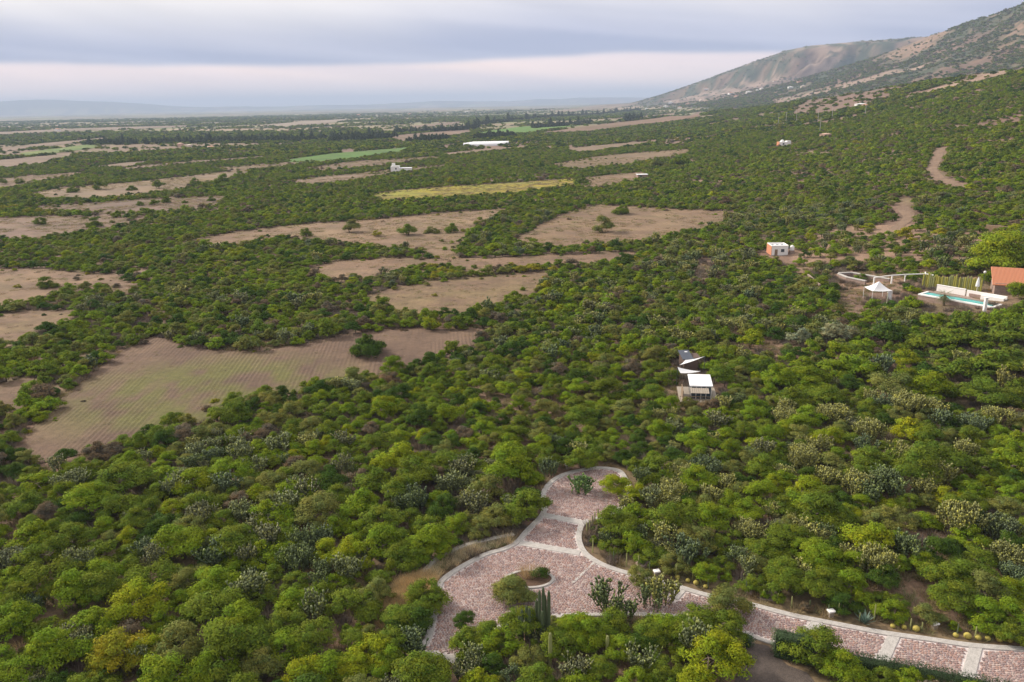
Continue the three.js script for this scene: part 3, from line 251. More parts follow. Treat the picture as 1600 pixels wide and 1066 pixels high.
// [name, label, tone a, tone b, mottle scale, coverage of scrubby green]
const FIELD_LOOK = {
  left_low: ['small bare field at the left edge below the ploughed field', [0.27, 0.18, 0.14], [0.32, 0.22, 0.155]],
  left_mid: ['bare tan field at the left edge above the wood strip', [0.30, 0.20, 0.145], [0.37, 0.26, 0.16]],
  left_sand: ['sandy clearing with shrubs near the left edge', [0.31, 0.205, 0.155], [0.42, 0.29, 0.19]],
  left_up: ['mauve brown field at the left edge with two trees in it', [0.30, 0.205, 0.17], [0.34, 0.235, 0.185]],
  left_brown: ['long brown field with small trees along its far side', [0.25, 0.175, 0.145], [0.30, 0.205, 0.165]],
  left_tan: ['pale two toned field crossed by a broken row of trees', [0.36, 0.26, 0.16], [0.40, 0.30, 0.23]],
  left_far: ['brown field beside the left edge with two dark trees', [0.30, 0.21, 0.155], [0.34, 0.24, 0.17]],
  left_strip: ['narrow tan field strip at the left under the tree belt', [0.32, 0.235, 0.185], [0.36, 0.26, 0.20]],
  green_left: ['bright green crop strip far at the left', [0.14, 0.28, 0.03], [0.26, 0.32, 0.05]],
  centre_tan: ['tan pasture with scattered round trees in mid valley', [0.35, 0.235, 0.165], [0.42, 0.30, 0.20]],
  centre_strip: ['thin bare strip between two hedges in mid valley', [0.32, 0.21, 0.15], [0.40, 0.28, 0.19]],
  centre_scrubby: ['rough pasture with dry weeds behind the ploughed field', [0.30, 0.20, 0.14], [0.36, 0.27, 0.15]],
  right_tan: ['tan bowl shaped field with two trees right of the hedge', [0.34, 0.225, 0.155], [0.40, 0.285, 0.185]],
  yellow: ['long yellow green crop strip in mid valley', [0.52, 0.43, 0.03], [0.42, 0.44, 0.04]],
  yellow_tan: ['bare tan end of the yellow crop strip', [0.38, 0.26, 0.18], [0.40, 0.28, 0.20]],
  green_mid: ['bright green field beyond the white ranch', [0.10, 0.27, 0.025], [0.15, 0.30, 0.03]],
  tan_strip: ['tan strip just below the bright green field', [0.36, 0.26, 0.19], [0.32, 0.23, 0.18]],
  pale_strip: ['pale strip of bare earth left of the white ranch', [0.38, 0.27, 0.21], [0.42, 0.31, 0.24]],
  brown_far: ['brown field left of the dark conifers', [0.32, 0.215, 0.16], [0.36, 0.25, 0.19]],
  brown_right: ['red brown field at the foot of the far mountain', [0.30, 0.185, 0.13], [0.35, 0.225, 0.16]],
  green_far: ['bright green meadow among the dark conifers', [0.13, 0.32, 0.025], [0.19, 0.36, 0.03]],
  rough_tan: ['rough tan pasture right of the white greenhouse', [0.30, 0.215, 0.14], [0.36, 0.26, 0.17]],
  pale_far: ['almost white bare patch far out on the plain', [0.50, 0.42, 0.36], [0.44, 0.36, 0.30]],
  tan_far2: ['tan strip below the long dark tree belt', [0.33, 0.24, 0.19], [0.36, 0.26, 0.2]],
  tan_far3: ['tan strip far at the left below the plain', [0.33, 0.24, 0.19], [0.36, 0.26, 0.2]],
  tan_far4: ['tan strip beside the white greenhouse roofs', [0.36, 0.25, 0.17], [0.36, 0.27, 0.2]],
  tan_a: ['tan wedge left of the bright green field', [0.34, 0.25, 0.18], [0.38, 0.28, 0.2]],
  tan_b: ['tan strip right of the greenhouses at mid distance', [0.34, 0.25, 0.18], [0.38, 0.28, 0.2]],
  tan_c: ['tan strip right of the white ranch', [0.34, 0.25, 0.18], [0.38, 0.28, 0.2]],
  tan_d: ['small tan wedge far at the left', [0.32, 0.23, 0.17], [0.36, 0.27, 0.2]],
  tan_e: ['thin brown strip under the far tree belt', [0.34, 0.24, 0.18], [0.36, 0.27, 0.2]],
  tan_f: ['thin sandy strip near the horizon at centre', [0.42, 0.31, 0.23], [0.4, 0.3, 0.24]],
  tan_g: ['long thin pale strip near the left horizon', [0.36, 0.28, 0.22], [0.4, 0.3, 0.24]],
  tan_far5: ['pale tan strip beyond the dark conifers', [0.36, 0.25, 0.19], [0.38, 0.28, 0.2]],
};
for (const [k, [label, a, b]] of Object.entries(FIELD_LOOK)) {
  const f = FIELDS[k], cell = Math.max(1.2, Math.max(f.x1 - f.x0, f.z1 - f.z0) / 34), D = Math.hypot((f.x0 + f.x1) / 2, (f.z0 + f.z1) / 2);
  const g = drape(f.poly, cell, cell, 0.05 + D * 0.0003, (x, z) => { const v = fbm(x / (cell * 5) + 3, z / (cell * 3), 3), w = fbm(x / (cell * 1.6), z / (cell * 1.6) + 9, 2), t = 1 + (w - 0.5) * 0.7; const weedy = smooth(0.55, 0.7, fbm(x / (cell * 2.6) + 60, z / (cell * 1.8), 3)) * 0.45, c = mixc(a, b, clamp((v - 0.3) * 2.2)).map((q) => q * t); return a[1] > a[0] ? c : mixc(c, [0.27, 0.215, 0.10], weedy); });
  tag(struct('field', g, fieldMat), label, 'field');
}
// ploughed field: real ridges, weeds greening its middle
{
  const f = FIELDS.ploughed, turn = Math.atan2(-58, -6);
  const g = drape(f.poly, 3, 0.17, 0.13, (x, z, u, v) => {
    const n = fbm(x / 9 + 2, z / 9, 4), m = fbm(x / 3.1, z / 3.1 + 5, 3), cx = (x + 50) / 30, cz = (z + 122) / 24, green = clamp(1.0 - Math.hypot(cx, cz)) ;
    const c = mixc([0.19, 0.122, 0.095], [0.33, 0.225, 0.165], clamp(n * 1.5 - 0.3 + (m - 0.5) * 0.5));
    return mixc(c, [0.205, 0.215, 0.055], clamp(green * 2.2) * smooth(0.36, 0.62, m * 0.6 + n * 0.4 + 0.02) * 0.88);
  }, turn, (u, v, x, z) => 0.042 * Math.cos((v / 0.78 + 0.35 * fbm(u / 9, v / 3, 2)) * 2 * Math.PI) * smooth(0.3, 0.62, fbm(x / 6, z / 6, 3)) + (fbm(x / 1.5, z / 1.5, 2) - 0.5) * 0.12, 0.2);
  tag(struct('field', g, fieldMat), 'ploughed field with furrows and weeds, big tree on its edge', 'field');
}
// earth tracks
for (const [k, line] of Object.entries(PLACE.paths)) {
  const pts = curve(line, 2), w = { hill_a: 2.3, hill_b: 1.8, track: 1.5, far_track: 7 }[k], left = [], right = [];
  pts.forEach(([x, z], i) => { const [ax, az] = pts[Math.max(0, i - 1)], [bx, bz] = pts[Math.min(pts.length - 1, i + 1)], l = Math.hypot(bx - ax, bz - az) || 1, q = w * (0.8 + 0.5 * fbm(x / 7, z / 7, 2)); left.push([x - ((bz - az) / l) * q, z + ((bx - ax) / l) * q]); right.push([x + ((bz - az) / l) * q, z - ((bx - ax) / l) * q]); });
  const g = drape([...left, ...right.reverse()], 1.5, 1.5, 0.12, (x, z) => mixc([0.30, 0.205, 0.155], [0.42, 0.30, 0.23], clamp(fbm(x / 4, z / 4, 3) * 1.6 - 0.3)));
  tag(struct('track', g, fieldMat), { hill_a: 'upper bend of the earth track on the green hillside', hill_b: 'lower bend of the earth track above the garden', track: 'short earth track among the trees below the tan field', far_track: 'far pale track at the foot of the mountain' }[k], 'track');
}
// ---------------------------------------------------------------- vegetation: shapes
const vrand = (R) => { const u = R() * 2 - 1, a = R() * 6.2832, s = Math.sqrt(1 - u * u); return [Math.cos(a) * s, u, Math.sin(a) * s]; };
// a crown of leaf-sized faces spread over puffs: list of [x, y, z, radius, flatness]
function leafCrown(seed, puffs, count, size, opt = {}) {
  const R = rng(seed), pos = [], nor = [], col = [], total = puffs.reduce((s, p) => s + p[3] * p[3], 0), warm = opt.warm ?? 0.12;
  for (const [px, py, pz, pr, flat] of puffs) {
    const n = Math.round((count * pr * pr) / total), tone = 0.88 + R() * 0.24, hue = (R() - 0.5) * warm * 2;
    for (let i = 0; i < n; i++) {
      let d = vrand(R); if (d[1] < -0.25 && R() < 0.75) d[1] = -d[1];
      const r = pr * (R() < 0.7 ? 0.72 + 0.4 * R() : R() < 0.5 ? 0.3 + 0.5 * R() : 1.1 + 0.45 * R());
      const x = px + d[0] * r, y = py + d[1] * r * flat, z = pz + d[2] * r, j = vrand(R), k = opt.loose ?? 0.75;
      let N = [d[0] + j[0] * k, d[1] / flat + 0.25 + j[1] * k, d[2] + j[2] * k], l = Math.hypot(...N); N = N.map((q) => q / l);
      let T = vrand(R); const dot = T[0] * N[0] + T[1] * N[1] + T[2] * N[2]; T = T.map((q, m) => q - dot * N[m]); l = Math.hypot(...T) || 1; T = T.map((q) => q / l);
      const B = [N[1] * T[2] - N[2] * T[1], N[2] * T[0] - N[0] * T[2], N[0] * T[1] - N[1] * T[0]], s = size * (0.65 + 0.8 * R()), w = s * 0.5;
      pos.push(x - T[0] * s * 0.5 + B[0] * w * 0.5, y - T[1] * s * 0.5 + B[1] * w * 0.5, z - T[2] * s * 0.5 + B[2] * w * 0.5, x - T[0] * s * 0.35 - B[0] * w * 0.5, y - T[1] * s * 0.35 - B[1] * w * 0.5, z - T[2] * s * 0.35 - B[2] * w * 0.5, x + T[0] * s * 0.6, y + T[1] * s * 0.6, z + T[2] * s * 0.6);
      const q = Math.hypot(x, (y - 1) * 1.3, z) || 1; let S = [d[0] * 0.4 + N[0] * 0.45 + (x / q) * 0.45, d[1] * 0.4 + 0.15 + N[1] * 0.45 + (((y - 1) * 1.3) / q) * 0.45, d[2] * 0.4 + N[2] * 0.45 + (z / q) * 0.45]; l = Math.hypot(...S); S = S.map((q) => q / l);
      const v = tone * (0.68 + 0.64 * R()), h = hue + (R() - 0.5) * warm, c = [v * (1 + h * 1.4), v * (1 + h * 0.2), v * (1 - h)];
      for (let m = 0; m < 3; m++) { nor.push(...S); col.push(...c); }
    }
  }
  return geometry(pos, null, col, null, nor);
}
function limb(points, r0, r1, sides = 5) {
  const pos = [], idx = [];
  points.forEach((p, i) => { const r = lerp(r0, r1, i / (points.length - 1)); for (let k = 0; k < sides; k++) { const a = (k / sides) * 6.2832; pos.push(p[0] + Math.cos(a) * r, p[1], p[2] + Math.sin(a) * r); } });
  for (let i = 0; i + 1 < points.length; i++) for (let k = 0; k < sides; k++) { const a = i * sides + k, b = i * sides + (k + 1) % sides; idx.push(a, a + sides, b + sides, a, b + sides, b); }
  const g = geometry(pos, idx), u = g.toNonIndexed(); u.computeVertexNormals(); return g;
}
// dome-shaped thorn tree about 2 * R across and H tall: { crown puffs, trunk }
function thornTree(seed, R0, H, n, spread = 1) {
  const R = rng(seed), puffs = [], limbs = [], lobes = 4 + Math.floor(R() * 4), twist = R() * 6.28;
  for (let i = 0; i <= lobes; i++) {
    const a = twist + (i / lobes) * 6.2832 + (R() - 0.5) * 0.7, q = i === lobes ? 0.08 + 0.2 * R() : 0.42 + 0.26 * R(), Lr = R0 * (0.34 + 0.2 * R()), lx = Math.cos(a) * q * R0 * spread, lz = (Math.sin(a) * q * R0) / Math.sqrt(spread), ly = H * (i === lobes ? 0.68 : 0.54 - 0.32 * q + (R() - 0.5) * 0.26);
    const m = Math.round(n / (lobes + 1));
    for (let k = 0; k < m; k++) { const b = R() * 6.28, o = Math.sqrt(R()), pr = Lr * (0.3 + 0.28 * R()); puffs.push([lx + Math.cos(b) * o * Lr * 0.85, ly + (Math.sqrt(1 - o * o * 0.9) - 0.45) * Lr * 0.62 + (R() - 0.5) * 0.25, lz + Math.sin(b) * o * Lr * 0.85, pr, 0.5 + 0.3 * R()]); }
  }
  const stems = 2 + Math.floor(R() * 3);
  for (let s = 0; s < stems; s++) {
    const a = R() * 6.28, bx = Math.cos(a) * 0.12, bz = Math.sin(a) * 0.12, k = [Math.cos(a) * R0 * 0.28, H * (0.38 + R() * 0.08), Math.sin(a) * R0 * 0.28], th = 0.05 + R0 * 0.028;
    limbs.push(limb([[bx, -0.25, bz], [lerp(bx, k[0], 0.45), k[1] * 0.5, lerp(bz, k[2], 0.3)], k], th, th * 0.62));
    puffs.filter((_, i) => i % stems === s).slice(0, 5).forEach((p) => limbs.push(limb([k, [lerp(k[0], p[0], 0.55), lerp(k[1], p[1], 0.4), lerp(k[2], p[2], 0.55)], [p[0], p[1], p[2]]], th * 0.55, th * 0.16, 4)));
  }
  return { puffs, trunk: mergeGeometries(limbs) };
}
// prickly pear: chains of flat pads
function pearShape(seed, R0, H, chains, big = 0.85) {
  const R = rng(seed), pos = [], idx = [], col = [], wood = [];
  const pad = (c, dir, side, L, Wd, tone) => {
    const N = [dir[1] * side[2] - dir[2] * side[1], dir[2] * side[0] - dir[0] * side[2], dir[0] * side[1] - dir[1] * side[0]], b = pos.length / 3, n = 8;
    for (let k = 0; k < n; k++) { const a = (k / n) * 6.2832, u = Math.cos(a), v = Math.sin(a), w = Wd * (1 - 0.22 * (1 - v) * 0.5); for (let m = 0; m < 3; m++) pos.push(c[m] + dir[m] * L * (0.5 + 0.5 * v) + side[m] * w * 0.5 * u); col.push(...tone); }
    for (const s of [1, -1]) { for (let m = 0; m < 3; m++) pos.push(c[m] + dir[m] * L * 0.52 + N[m] * s * Wd * 0.11); col.push(...tone); }
    for (let k = 0; k < n; k++) { const k2 = (k + 1) % n; idx.push(b + k, b + k2, b + n, b + k2, b + k, b + n + 1); }
  };
  for (let s = 0; s < chains; s++) {
    const a0 = R() * 6.28, r0 = Math.sqrt(R()) * R0 * 0.75; let p = [Math.cos(a0) * r0, 0.05 + R() * 0.25, Math.sin(a0) * r0];
    wood.push(limb([[p[0] * 0.6, -0.15, p[2] * 0.6], [p[0] * 0.85, p[1] * 0.6, p[2] * 0.85], p], 0.09, 0.07, 4));
    let tips = [[p, [Math.cos(a0) * 0.35 * r0 / R0, 1, Math.sin(a0) * 0.35 * r0 / R0]]];
    const top = H * (1.02 - 0.45 * (r0 / R0) ** 2) * (0.75 + 0.35 * R());
    for (let g = 0; g < 9 && tips.length; g++) {
      const next = [];
      for (const [q, d] of tips) {
        if (q[1] > top) continue;
        const L = (0.30 + 0.16 * R()) * big, j = vrand(R); let dir = [d[0] * 0.8 + j[0] * 0.42, d[1] + 0.12 + j[1] * 0.2, d[2] * 0.8 + j[2] * 0.42], l = Math.hypot(...dir); dir = dir.map((v) => v / l); if (dir[1] < 0.1) dir[1] = 0.1;
        let side = vrand(R); const dot = side[0] * dir[0] + side[1] * dir[1] + side[2] * dir[2]; side = side.map((v, m) => v - dot * dir[m]); l = Math.hypot(...side) || 1; side = side.map((v) => v / l);
        const young = R() < 0.3, t = 0.75 + 0.5 * R(); pad(q, dir, side, L, L * 0.72, young ? [1.5 * t, 1.42 * t, 0.85 * t] : [t, t, t]);
        const e = [q[0] + dir[0] * L * 0.93, q[1] + dir[1] * L * 0.93, q[2] + dir[2] * L * 0.93];
        next.push([e, dir]); if (R() < (g < 4 ? 0.62 : 0.25) && tips.length < 12) next.push([e, [dir[0] + (R() - 0.5) * 1.4, dir[1], dir[2] + (R() - 0.5) * 1.4]]);
      }
      tips = next;
    }
  }
  return { pads: geometry(pos, idx, col), trunk: mergeGeometries(wood) };
}
// ---------------------------------------------------------------- vegetation: materials
const TONES = [[0.24, 0.285, 0.015], [0.175, 0.244, 0.016], [0.14, 0.19, 0.02], [0.066, 0.114, 0.016], [0.185, 0.2, 0.05], [0.28, 0.265, 0.02], [0.25, 0.255, 0.14], [0.18, 0.14, 0.09]];
const TONE_WORD = ['yellow-green', 'fresh green', 'mid green', 'dark green', 'grey-olive', 'golden-tinged', 'silvery', 'brownish'];
const leafMat = (rgb) => std(rgb, 0.85, { vertexColors: true, transmission: 0.3, thickness: 0, specularIntensity: 0.06 });
const LEAF = TONES.map(leafMat), LEAF_ANY = leafMat([1, 1, 1]);
const barkTex = noiseTexture(256, 4, (u, v) => { const k = 0.45 + 0.5 * tiled(u, v, 8, 4); return [k, k * 0.95, k * 0.9]; });
const BARK = std([0.13, 0.095, 0.072], 0.95);
const PEAR_TONES = [[0.15, 0.16, 0.085], [0.155, 0.18, 0.085], [0.11, 0.145, 0.06], [0.10, 0.135, 0.07], [0.21, 0.215, 0.075]];
const PEAR_WORD = ['dusty grey', 'pale grey-green', 'dull green', 'blue-green', 'pale yellow-green'];
const padMat = (rgb) => std(rgb, 0.6, { vertexColors: true, specularIntensity: 0.5 });
const PADS = PEAR_TONES.map(padMat), PAD_ANY = padMat([1, 1, 1]), PEAR_BARK = std([0.20, 0.15, 0.11], 0.95);

// variants, each 5 m across and 3.4 m tall before scaling
const TREE_V = []; for (let i = 0; i < 12; i++) { const t = thornTree(100 + i * 7, 2.5, 2.7 + (i % 4) * 0.42, 46 + (i % 3) * 8, 0.85 + (i % 5) * 0.1); TREE_V.push({ near: leafCrown(200 + i, t.puffs, 8600, 0.19), mid: leafCrown(300 + i, t.puffs, 2300, 0.36), far: leafCrown(400 + i, t.puffs, 480, 0.78), trunk: t.trunk, top: 3.4 }); }
const TINY_V = []; for (let i = 0; i < 4; i++) { const t = thornTree(700 + i * 3, 2.5, 3.2, 9); TINY_V.push(leafCrown(800 + i, t.puffs, 90, 1.7)); }
const PEAR_V = []; for (let i = 0; i < 6; i++) PEAR_V.push(pearShape(500 + i * 5, 1.25, 2.3, 12 + (i % 3) * 2));
const PEAR_BIG = []; for (let i = 0; i < 3; i++) PEAR_BIG.push(pearShape(530 + i * 5, 2.1, 2.9, 26 + i * 3));
const PEAR_MID = []; for (let i = 0; i < 3; i++) PEAR_MID.push(pearShape(560 + i * 5, 1.25, 2.3, 10, 1.15));

// ---------------------------------------------------------------- vegetation: where it grows
const SPOTS = PLACE.spots;
const KEEP_OUT = [['hedge', 1.6], ['cabin', 4.6], ['darkRoof', 3], ['cabinSail', 3], ['smallHouse', 6], ['tent', 5], ['parasol', 7], ['pools', 8], ['poolL', 4], ['house', 6], ['palm', 3], ['farHouseA', 9], ['farHouseB', 14], ['greenhouse', 26], ['shed', 6], ['bigTree', 5], ['roundCactus', 2]].map(([k, r]) => [...SPOTS[k], r]);
const blocked = (x, z, pad = 0) => KEEP_OUT.some(([a, b, r]) => Math.hypot(x - a, z - b) < r + pad);
const courtLine = [...PLACE.court, PLACE.court[0]], driveLine = [...PLACE.drive, PLACE.drive[0]], wallLine = PLACE.wall;
const onCourt = (x, z, m) => hits(COURT, x, z) || hits(DRIVE, x, z) || (x > COURT.x0 - 5 && x < COURT.x1 + 5 && z > COURT.z0 - 5 && z < COURT.z1 + 5 && (toLine(courtLine, x, z) < m || toLine(driveLine, x, z) < m));
const inFrame = (x, z, pad) => { const d = -z, D = Math.hypot(x, d), az = Math.atan2(x, d) / D2R; return Math.abs(az) < 36 + pad && D > 40; };
const NONE = Object.values(PLACE.none).map(boxed);
function grows(x, z, r) {
  if (inField(x, z)) return false;
  if (NONE.some((b) => hits(b, x, z))) return false;
  if (onCourt(x, z, r * 0.75 + 0.7) || blocked(x, z, r * 0.6)) return false;
  if (nearPath(x, z) < r * 0.6 + 2.4) return false;
  return true;
}
const grid = new Map(), gkey = (x, z) => Math.floor(x / 4) * 100000 + Math.floor(z / 4);
const put = (t) => { const k = gkey(t.x, t.z); (grid.get(k) ?? grid.set(k, []).get(k)).push(t); };
function crowded(x, z, r, f) { for (let i = -2; i <= 2; i++) for (let j = -2; j <= 2; j++) for (const t of grid.get(gkey(x + i * 4, z + j * 4)) ?? []) if (Math.hypot(t.x - x, t.z - z) < (t.r + r) * f) return true; return false; }
const R = rng(77), trees = [], pears = [];
const pick = (w) => { let s = R() * w.reduce((a, b) => a + b, 0); for (let i = 0; i < w.length; i++) { s -= w[i]; if (s < 0) return i; } return 0; };
const addTree = (x, z, r, tone, marked) => { const t = { x, z, r, tone, D: Math.hypot(x, z), v: Math.floor(R() * TREE_V.length), turn: R() * 6.28, tall: 0.85 + R() * 0.35, marked }; trees.push(t); put(t); return t; };
for (const [x, z, w, tone] of PLACE.trees) { const r = clamp(w / 2, 1, 4.2); if ((z > -140 && NONE.some((b) => hits(b, x, z))) || (hits(COURT, x, z) && toLine(courtLine, x, z) > 2.2 && !(Math.hypot(x + 0.3, z + 66.5) < 3))) continue; addTree(x, z, r, tone, true); }
addTree(-0.5, -64.3, 2.0, 4, true);
for (const [x, z, w, tone] of PLACE.pears) { const p = { x, z, r: clamp(w / 2, 0.7, 2.3), tone, D: Math.hypot(x, z), v: Math.floor(R() * PEAR_V.length), turn: R() * 6.28, tall: 0.9 + R() * 0.4 }; pears.push(p); put({ x, z, r: p.r * 0.8 }); }
// tree density: bands out from the viewer
const toneAt = (x, z, D) => { const n = fbm(x / 30 + 9, z / 30 + 4, 2), warm = fbm(x / 55 - 8, z / 55, 2); const w = [0.45 + (n - 0.5) * 3, 2.2, 3, 1.4 - (n - 0.5) * 2, 2.0, Math.max(0, (warm - 0.66) * 3), 0, 0.4]; return pick(w.map((q) => Math.max(q, 0))); };
function sow(D0, D1, tries, rMin, rMax, f, thin) {
  for (let i = 0; i < tries; i++) {
    const D = Math.sqrt(D0 * D0 + R() * (D1 * D1 - D0 * D0)), W = D < 140 ? 56 : 41, a = (R() * 2 - 1) * W * D2R, x = Math.sin(a) * D, z = -Math.cos(a) * D, r = rMin + (rMax - rMin) * R() * R();
    if (crowded(x, z, r, f) || !grows(x, z, r)) continue;
    const gap = D < 300 ? fbm(x / 16 + 31, z / 16 - 12, 3) : 0.5 * fbm(x / 18 + 31, z / 18 - 12, 3) + 0.5 * fbm(x / 75 + 8, z / 60 - 2, 3);
    if (gap > thin - (D > 240 && x > 0.25 * D ? 0.035 : 0) + R() * 0.1 && R() < 0.85) continue;
    if (CLEAR.some((b) => hits(b, x, z)) && R() < (D > 150 ? 0.87 : 0.93)) continue;
    if (bareList.some(([, b]) => hits(b, x, z)) && R() < 0.8) continue;
    if (D > 850 && x < 0.2 * D && height(x, z) < 12 && farmland(x, z) > 0.4 && R() < 0.9) continue;
    addTree(x, z, r, toneAt(x, z, D)).tall *= D > 200 ? 0.85 : 1;
  }
}
sow(36, 135, 26000, 1.4, 3.1, 0.67, 0.585);
sow(36, 135, 10000, 0.5, 1.1, 0.8, 0.6);
sow(135, 360, 100000, 1.4, 3.0, 0.68, 0.57);
sow(360, 800, 140000, 1.4, 2.8, 0.66, 0.57);
const pearBand = (D0, D1, tries, need) => { for (let i = 0; i < tries; i++) { const D = Math.sqrt(D0 * D0 + R() * (D1 * D1 - D0 * D0)), a = (R() * 74 - 37) * D2R, x = Math.sin(a) * D, z = -Math.cos(a) * D, r = 0.7 + R() * 0.9; if (inField(x, z) || (D > 150 && CLEAR.some((b) => hits(b, x, z)) && R() < 0.7) || NONE.some((b) => hits(b, x, z)) || onCourt(x, z, 1.2) || blocked(x, z, 1) || nearPath(x, z) < 2) continue; if (fbm(x / 14 + 90, z / 14, 2) + (x > -10 ? 0.07 : -0.03) < need || crowded(x, z, r, 0.5)) continue; const p = { x, z, r, tone: x > 5 ? pick([1, 1.5, 1, 0.7, 3]) : pick([2, 2.4, 1.2, 0.7, 0.6]), D, v: Math.floor(R() * PEAR_V.length), turn: R() * 6.28, tall: 0.85 + R() * 0.4 }; pears.push(p); put({ x, z, r: r * 0.8 }); } };
pearBand(46, 135, 2000, 0.55); pearBand(135, 330, 9000, 0.63);
console.log('trees', trees.length, 'pears', pears.length);

// ---------------------------------------------------------------- the nearest plants as things, the rest as one mass each
const OR = ['', 'second ', 'third ', 'fourth ', 'fifth ', 'sixth ', 'seventh ', 'eighth ', 'ninth ', 'tenth ', 'eleventh ', 'twelfth ', 'thirteenth ', 'fourteenth ', 'fifteenth ', 'sixteenth ', 'seventeenth ', 'eighteenth ', 'nineteenth ', 'twentieth '];
const ONES = ['first', 'second', 'third', 'fourth', 'fifth', 'sixth', 'seventh', 'eighth', 'ninth'], TENS = ['twenty', 'thirty', 'forty', 'fifty', 'sixty', 'seventy', 'eighty', 'ninety'], nth = (k) => (k < 20 ? OR[k] || 'first ' : (() => { const q = k + 1, t = TENS[Math.floor(q / 10) - 2]; return (q % 10 ? t + '-' + ONES[(q % 10) - 1] : t.replace(/y$/, 'ieth')) + ' '; })());
const ord = (n) => (n < 20 ? OR[n] : nth(Math.min(n, 98)));
const LANDMARKS = [
  ['the cactus in the turning circle', SPOTS.roundCactus], ['the oval planter island', SPOTS.islandCentre], ['the middle of the garden wall', PLACE.wall[3]], ['the left end of the garden wall', PLACE.wall[0]],
  ['the neck of the cobbled paving', [5, -79]], ['the lower left end of the cobbles', [-7, -56]], ['the tall clipped hedge block', SPOTS.hedge], ['the white roofed cabin', SPOTS.cabin], ['the dark shed behind the cabin', SPOTS.darkRoof],
  ['the tall dark column cacti', SPOTS.organA], ['the agave beside the road', [30.9, -59.1]], ['the lower right picture corner', [34, -47]], ['the lower left picture corner', [-31, -49]], ['the left picture edge, one third up', [-45, -68]], ['the near tip of the ploughed field', [-69, -97]], ['the lone tree on the ploughed field', SPOTS.loneTree],
  ['the golden grass bank', PLACE.drygrass[2]], ['the middle of the bottom picture edge', [0, -51]], ['the bottom edge a quarter from left', [-15, -52]], ['the soil clearing above the road', [24, -75]], ['the bare patch with reddish boulder', PLACE.clear.patch_b[0]], ['the right picture edge, one third up', [52, -82]], ['the small gully above the garden wall', PLACE.clear.patch_d[2]],
  ['the nearest bulge of the ploughed field', [-45, -105]], ['the path light left of the circle', SPOTS.box5], ['the path light atop the circle', SPOTS.box4], ['the path light mid road', SPOTS.box2], ['the path light farthest right', SPOTS.box3], ['halfway from left edge to garden wall', [-24, -72]], ['midway between cabin and ploughed field', [-6, -110]],
  ['a third across the bottom edge', [-9, -62]], ['a spot left of the turning circle', [-18, -89]], ['a quarter in from the left, half up', [-31, -85]], ['a spot right of the turning circle', [29, -87]], ['the left edge, two fifths up', [-42, -82]], ['the bottom edge right of centre', [12, -48]], ['the lower quarter of the left edge', [-38, -58]], ['the white tent on the terrace', SPOTS.tent], ['the slim post below the white tent', SPOTS.tentPole], ['the bottom edge a tenth from left', [-25, -50]],
];
function ranked(list, who) { // which landmark is nearest and how many of the kind are nearer to it
  const near = list.filter((t) => t.D < 240);
  const lists = LANDMARKS.map(([, p]) => near.map((t) => Math.hypot(t.x - p[0], t.z - p[1])).sort((a, b) => a - b));
  const used = new Set();
  for (const t of who) {
    let best = null;
    LANDMARKS.forEach(([name, p], i) => { const d = Math.hypot(t.x - p[0], t.z - p[1]); const rank = lists[i].findIndex((q) => q >= d - 1e-9); if (!best || rank < best.rank) best = { rank, name }; });
    t.rank = best.rank; t.mark = best.name;
  }
}
const byNear = (a, b) => a.D - b.D;
trees.sort(byNear); pears.sort(byNear);
const shown = (t) => Math.abs(Math.atan2(t.x, -t.z) / D2R) < 34.5 && t.D > 47;
const ownTrees = [], restTrees = [], ownPears = [], restPears = [];
for (const t of trees) { if (shown(t) && ownTrees.length < 300 && (t.r > 1.25 || t.marked)) ownTrees.push(t); else restTrees.push(t); }
for (const t of pears) { if (shown(t) && ownPears.length < 220) ownPears.push(t); else restPears.push(t); }
ranked(trees, ownTrees); ranked(pears, ownPears);
const sizeWord = (r) => (r > 2.3 ? 'broad ' : r > 1.6 ? '' : 'small ');
for (const t of ownTrees) {
  const V = TREE_V[t.v], s = t.r / 2.5, word = ord(t.rank) + 'closest to ';
  const g = thing('thorn_tree', sizeWord(t.r) + TONE_WORD[t.tone] + ' thorn tree, ' + word + t.mark, 'tree', t.x, t.z, t.turn, 'thorn trees on the slope');
  g.scale.set(s, clamp(s * t.tall, 0.5, 1.35), s);
  part(g, 'crown', V.near, LEAF[t.tone]); part(g, 'trunk', V.trunk, BARK);
}
for (const t of ownPears) {
  const big = t.r > 1.55, V = big ? PEAR_BIG[t.v % 3] : PEAR_V[t.v], s = t.r / (big ? 2.1 : 1.25), word = ord(t.rank) + 'closest to ';
  const g = thing('prickly_pear', (t.r > 1.4 ? 'big ' : '') + PEAR_WORD[t.tone] + ' prickly pear, ' + word + t.mark, 'cactus', t.x, t.z, t.turn, 'prickly pears among the trees');
  g.scale.set(s, clamp(s * t.tall, 0.6, 1.2), s);
  kind(part(g, 'pads', V.pads, PADS[t.tone]), 'stuff'); part(g, 'stem', V.trunk, PEAR_BARK);
}
const M4 = new THREE.Matrix4(), Q = new THREE.Quaternion(), UPV = new THREE.Vector3(0, 1, 0), C3 = new THREE.Color();
function mass(parent, name, geo, mat, list, place) {
  if (!list.length) return;
  const m = lit(new THREE.InstancedMesh(geo, mat, list.length)); m.name = name; kind(m, 'stuff');
  list.forEach((t, i) => { const { s, c, y = 0 } = place(t); Q.setFromAxisAngle(UPV, t.turn); M4.compose(new THREE.Vector3(t.x, height(t.x, t.z) + y, t.z), Q, s); m.setMatrixAt(i, M4); if (c) m.setColorAt(i, C3.setRGB(...c)); });
  parent.add(m); return m;
}
function massGroup(name, label, category) { const g = new THREE.Group(); g.name = numbered(name); kind(g, 'stuff'); tag(g, label, category); scene.add(g); return g; }
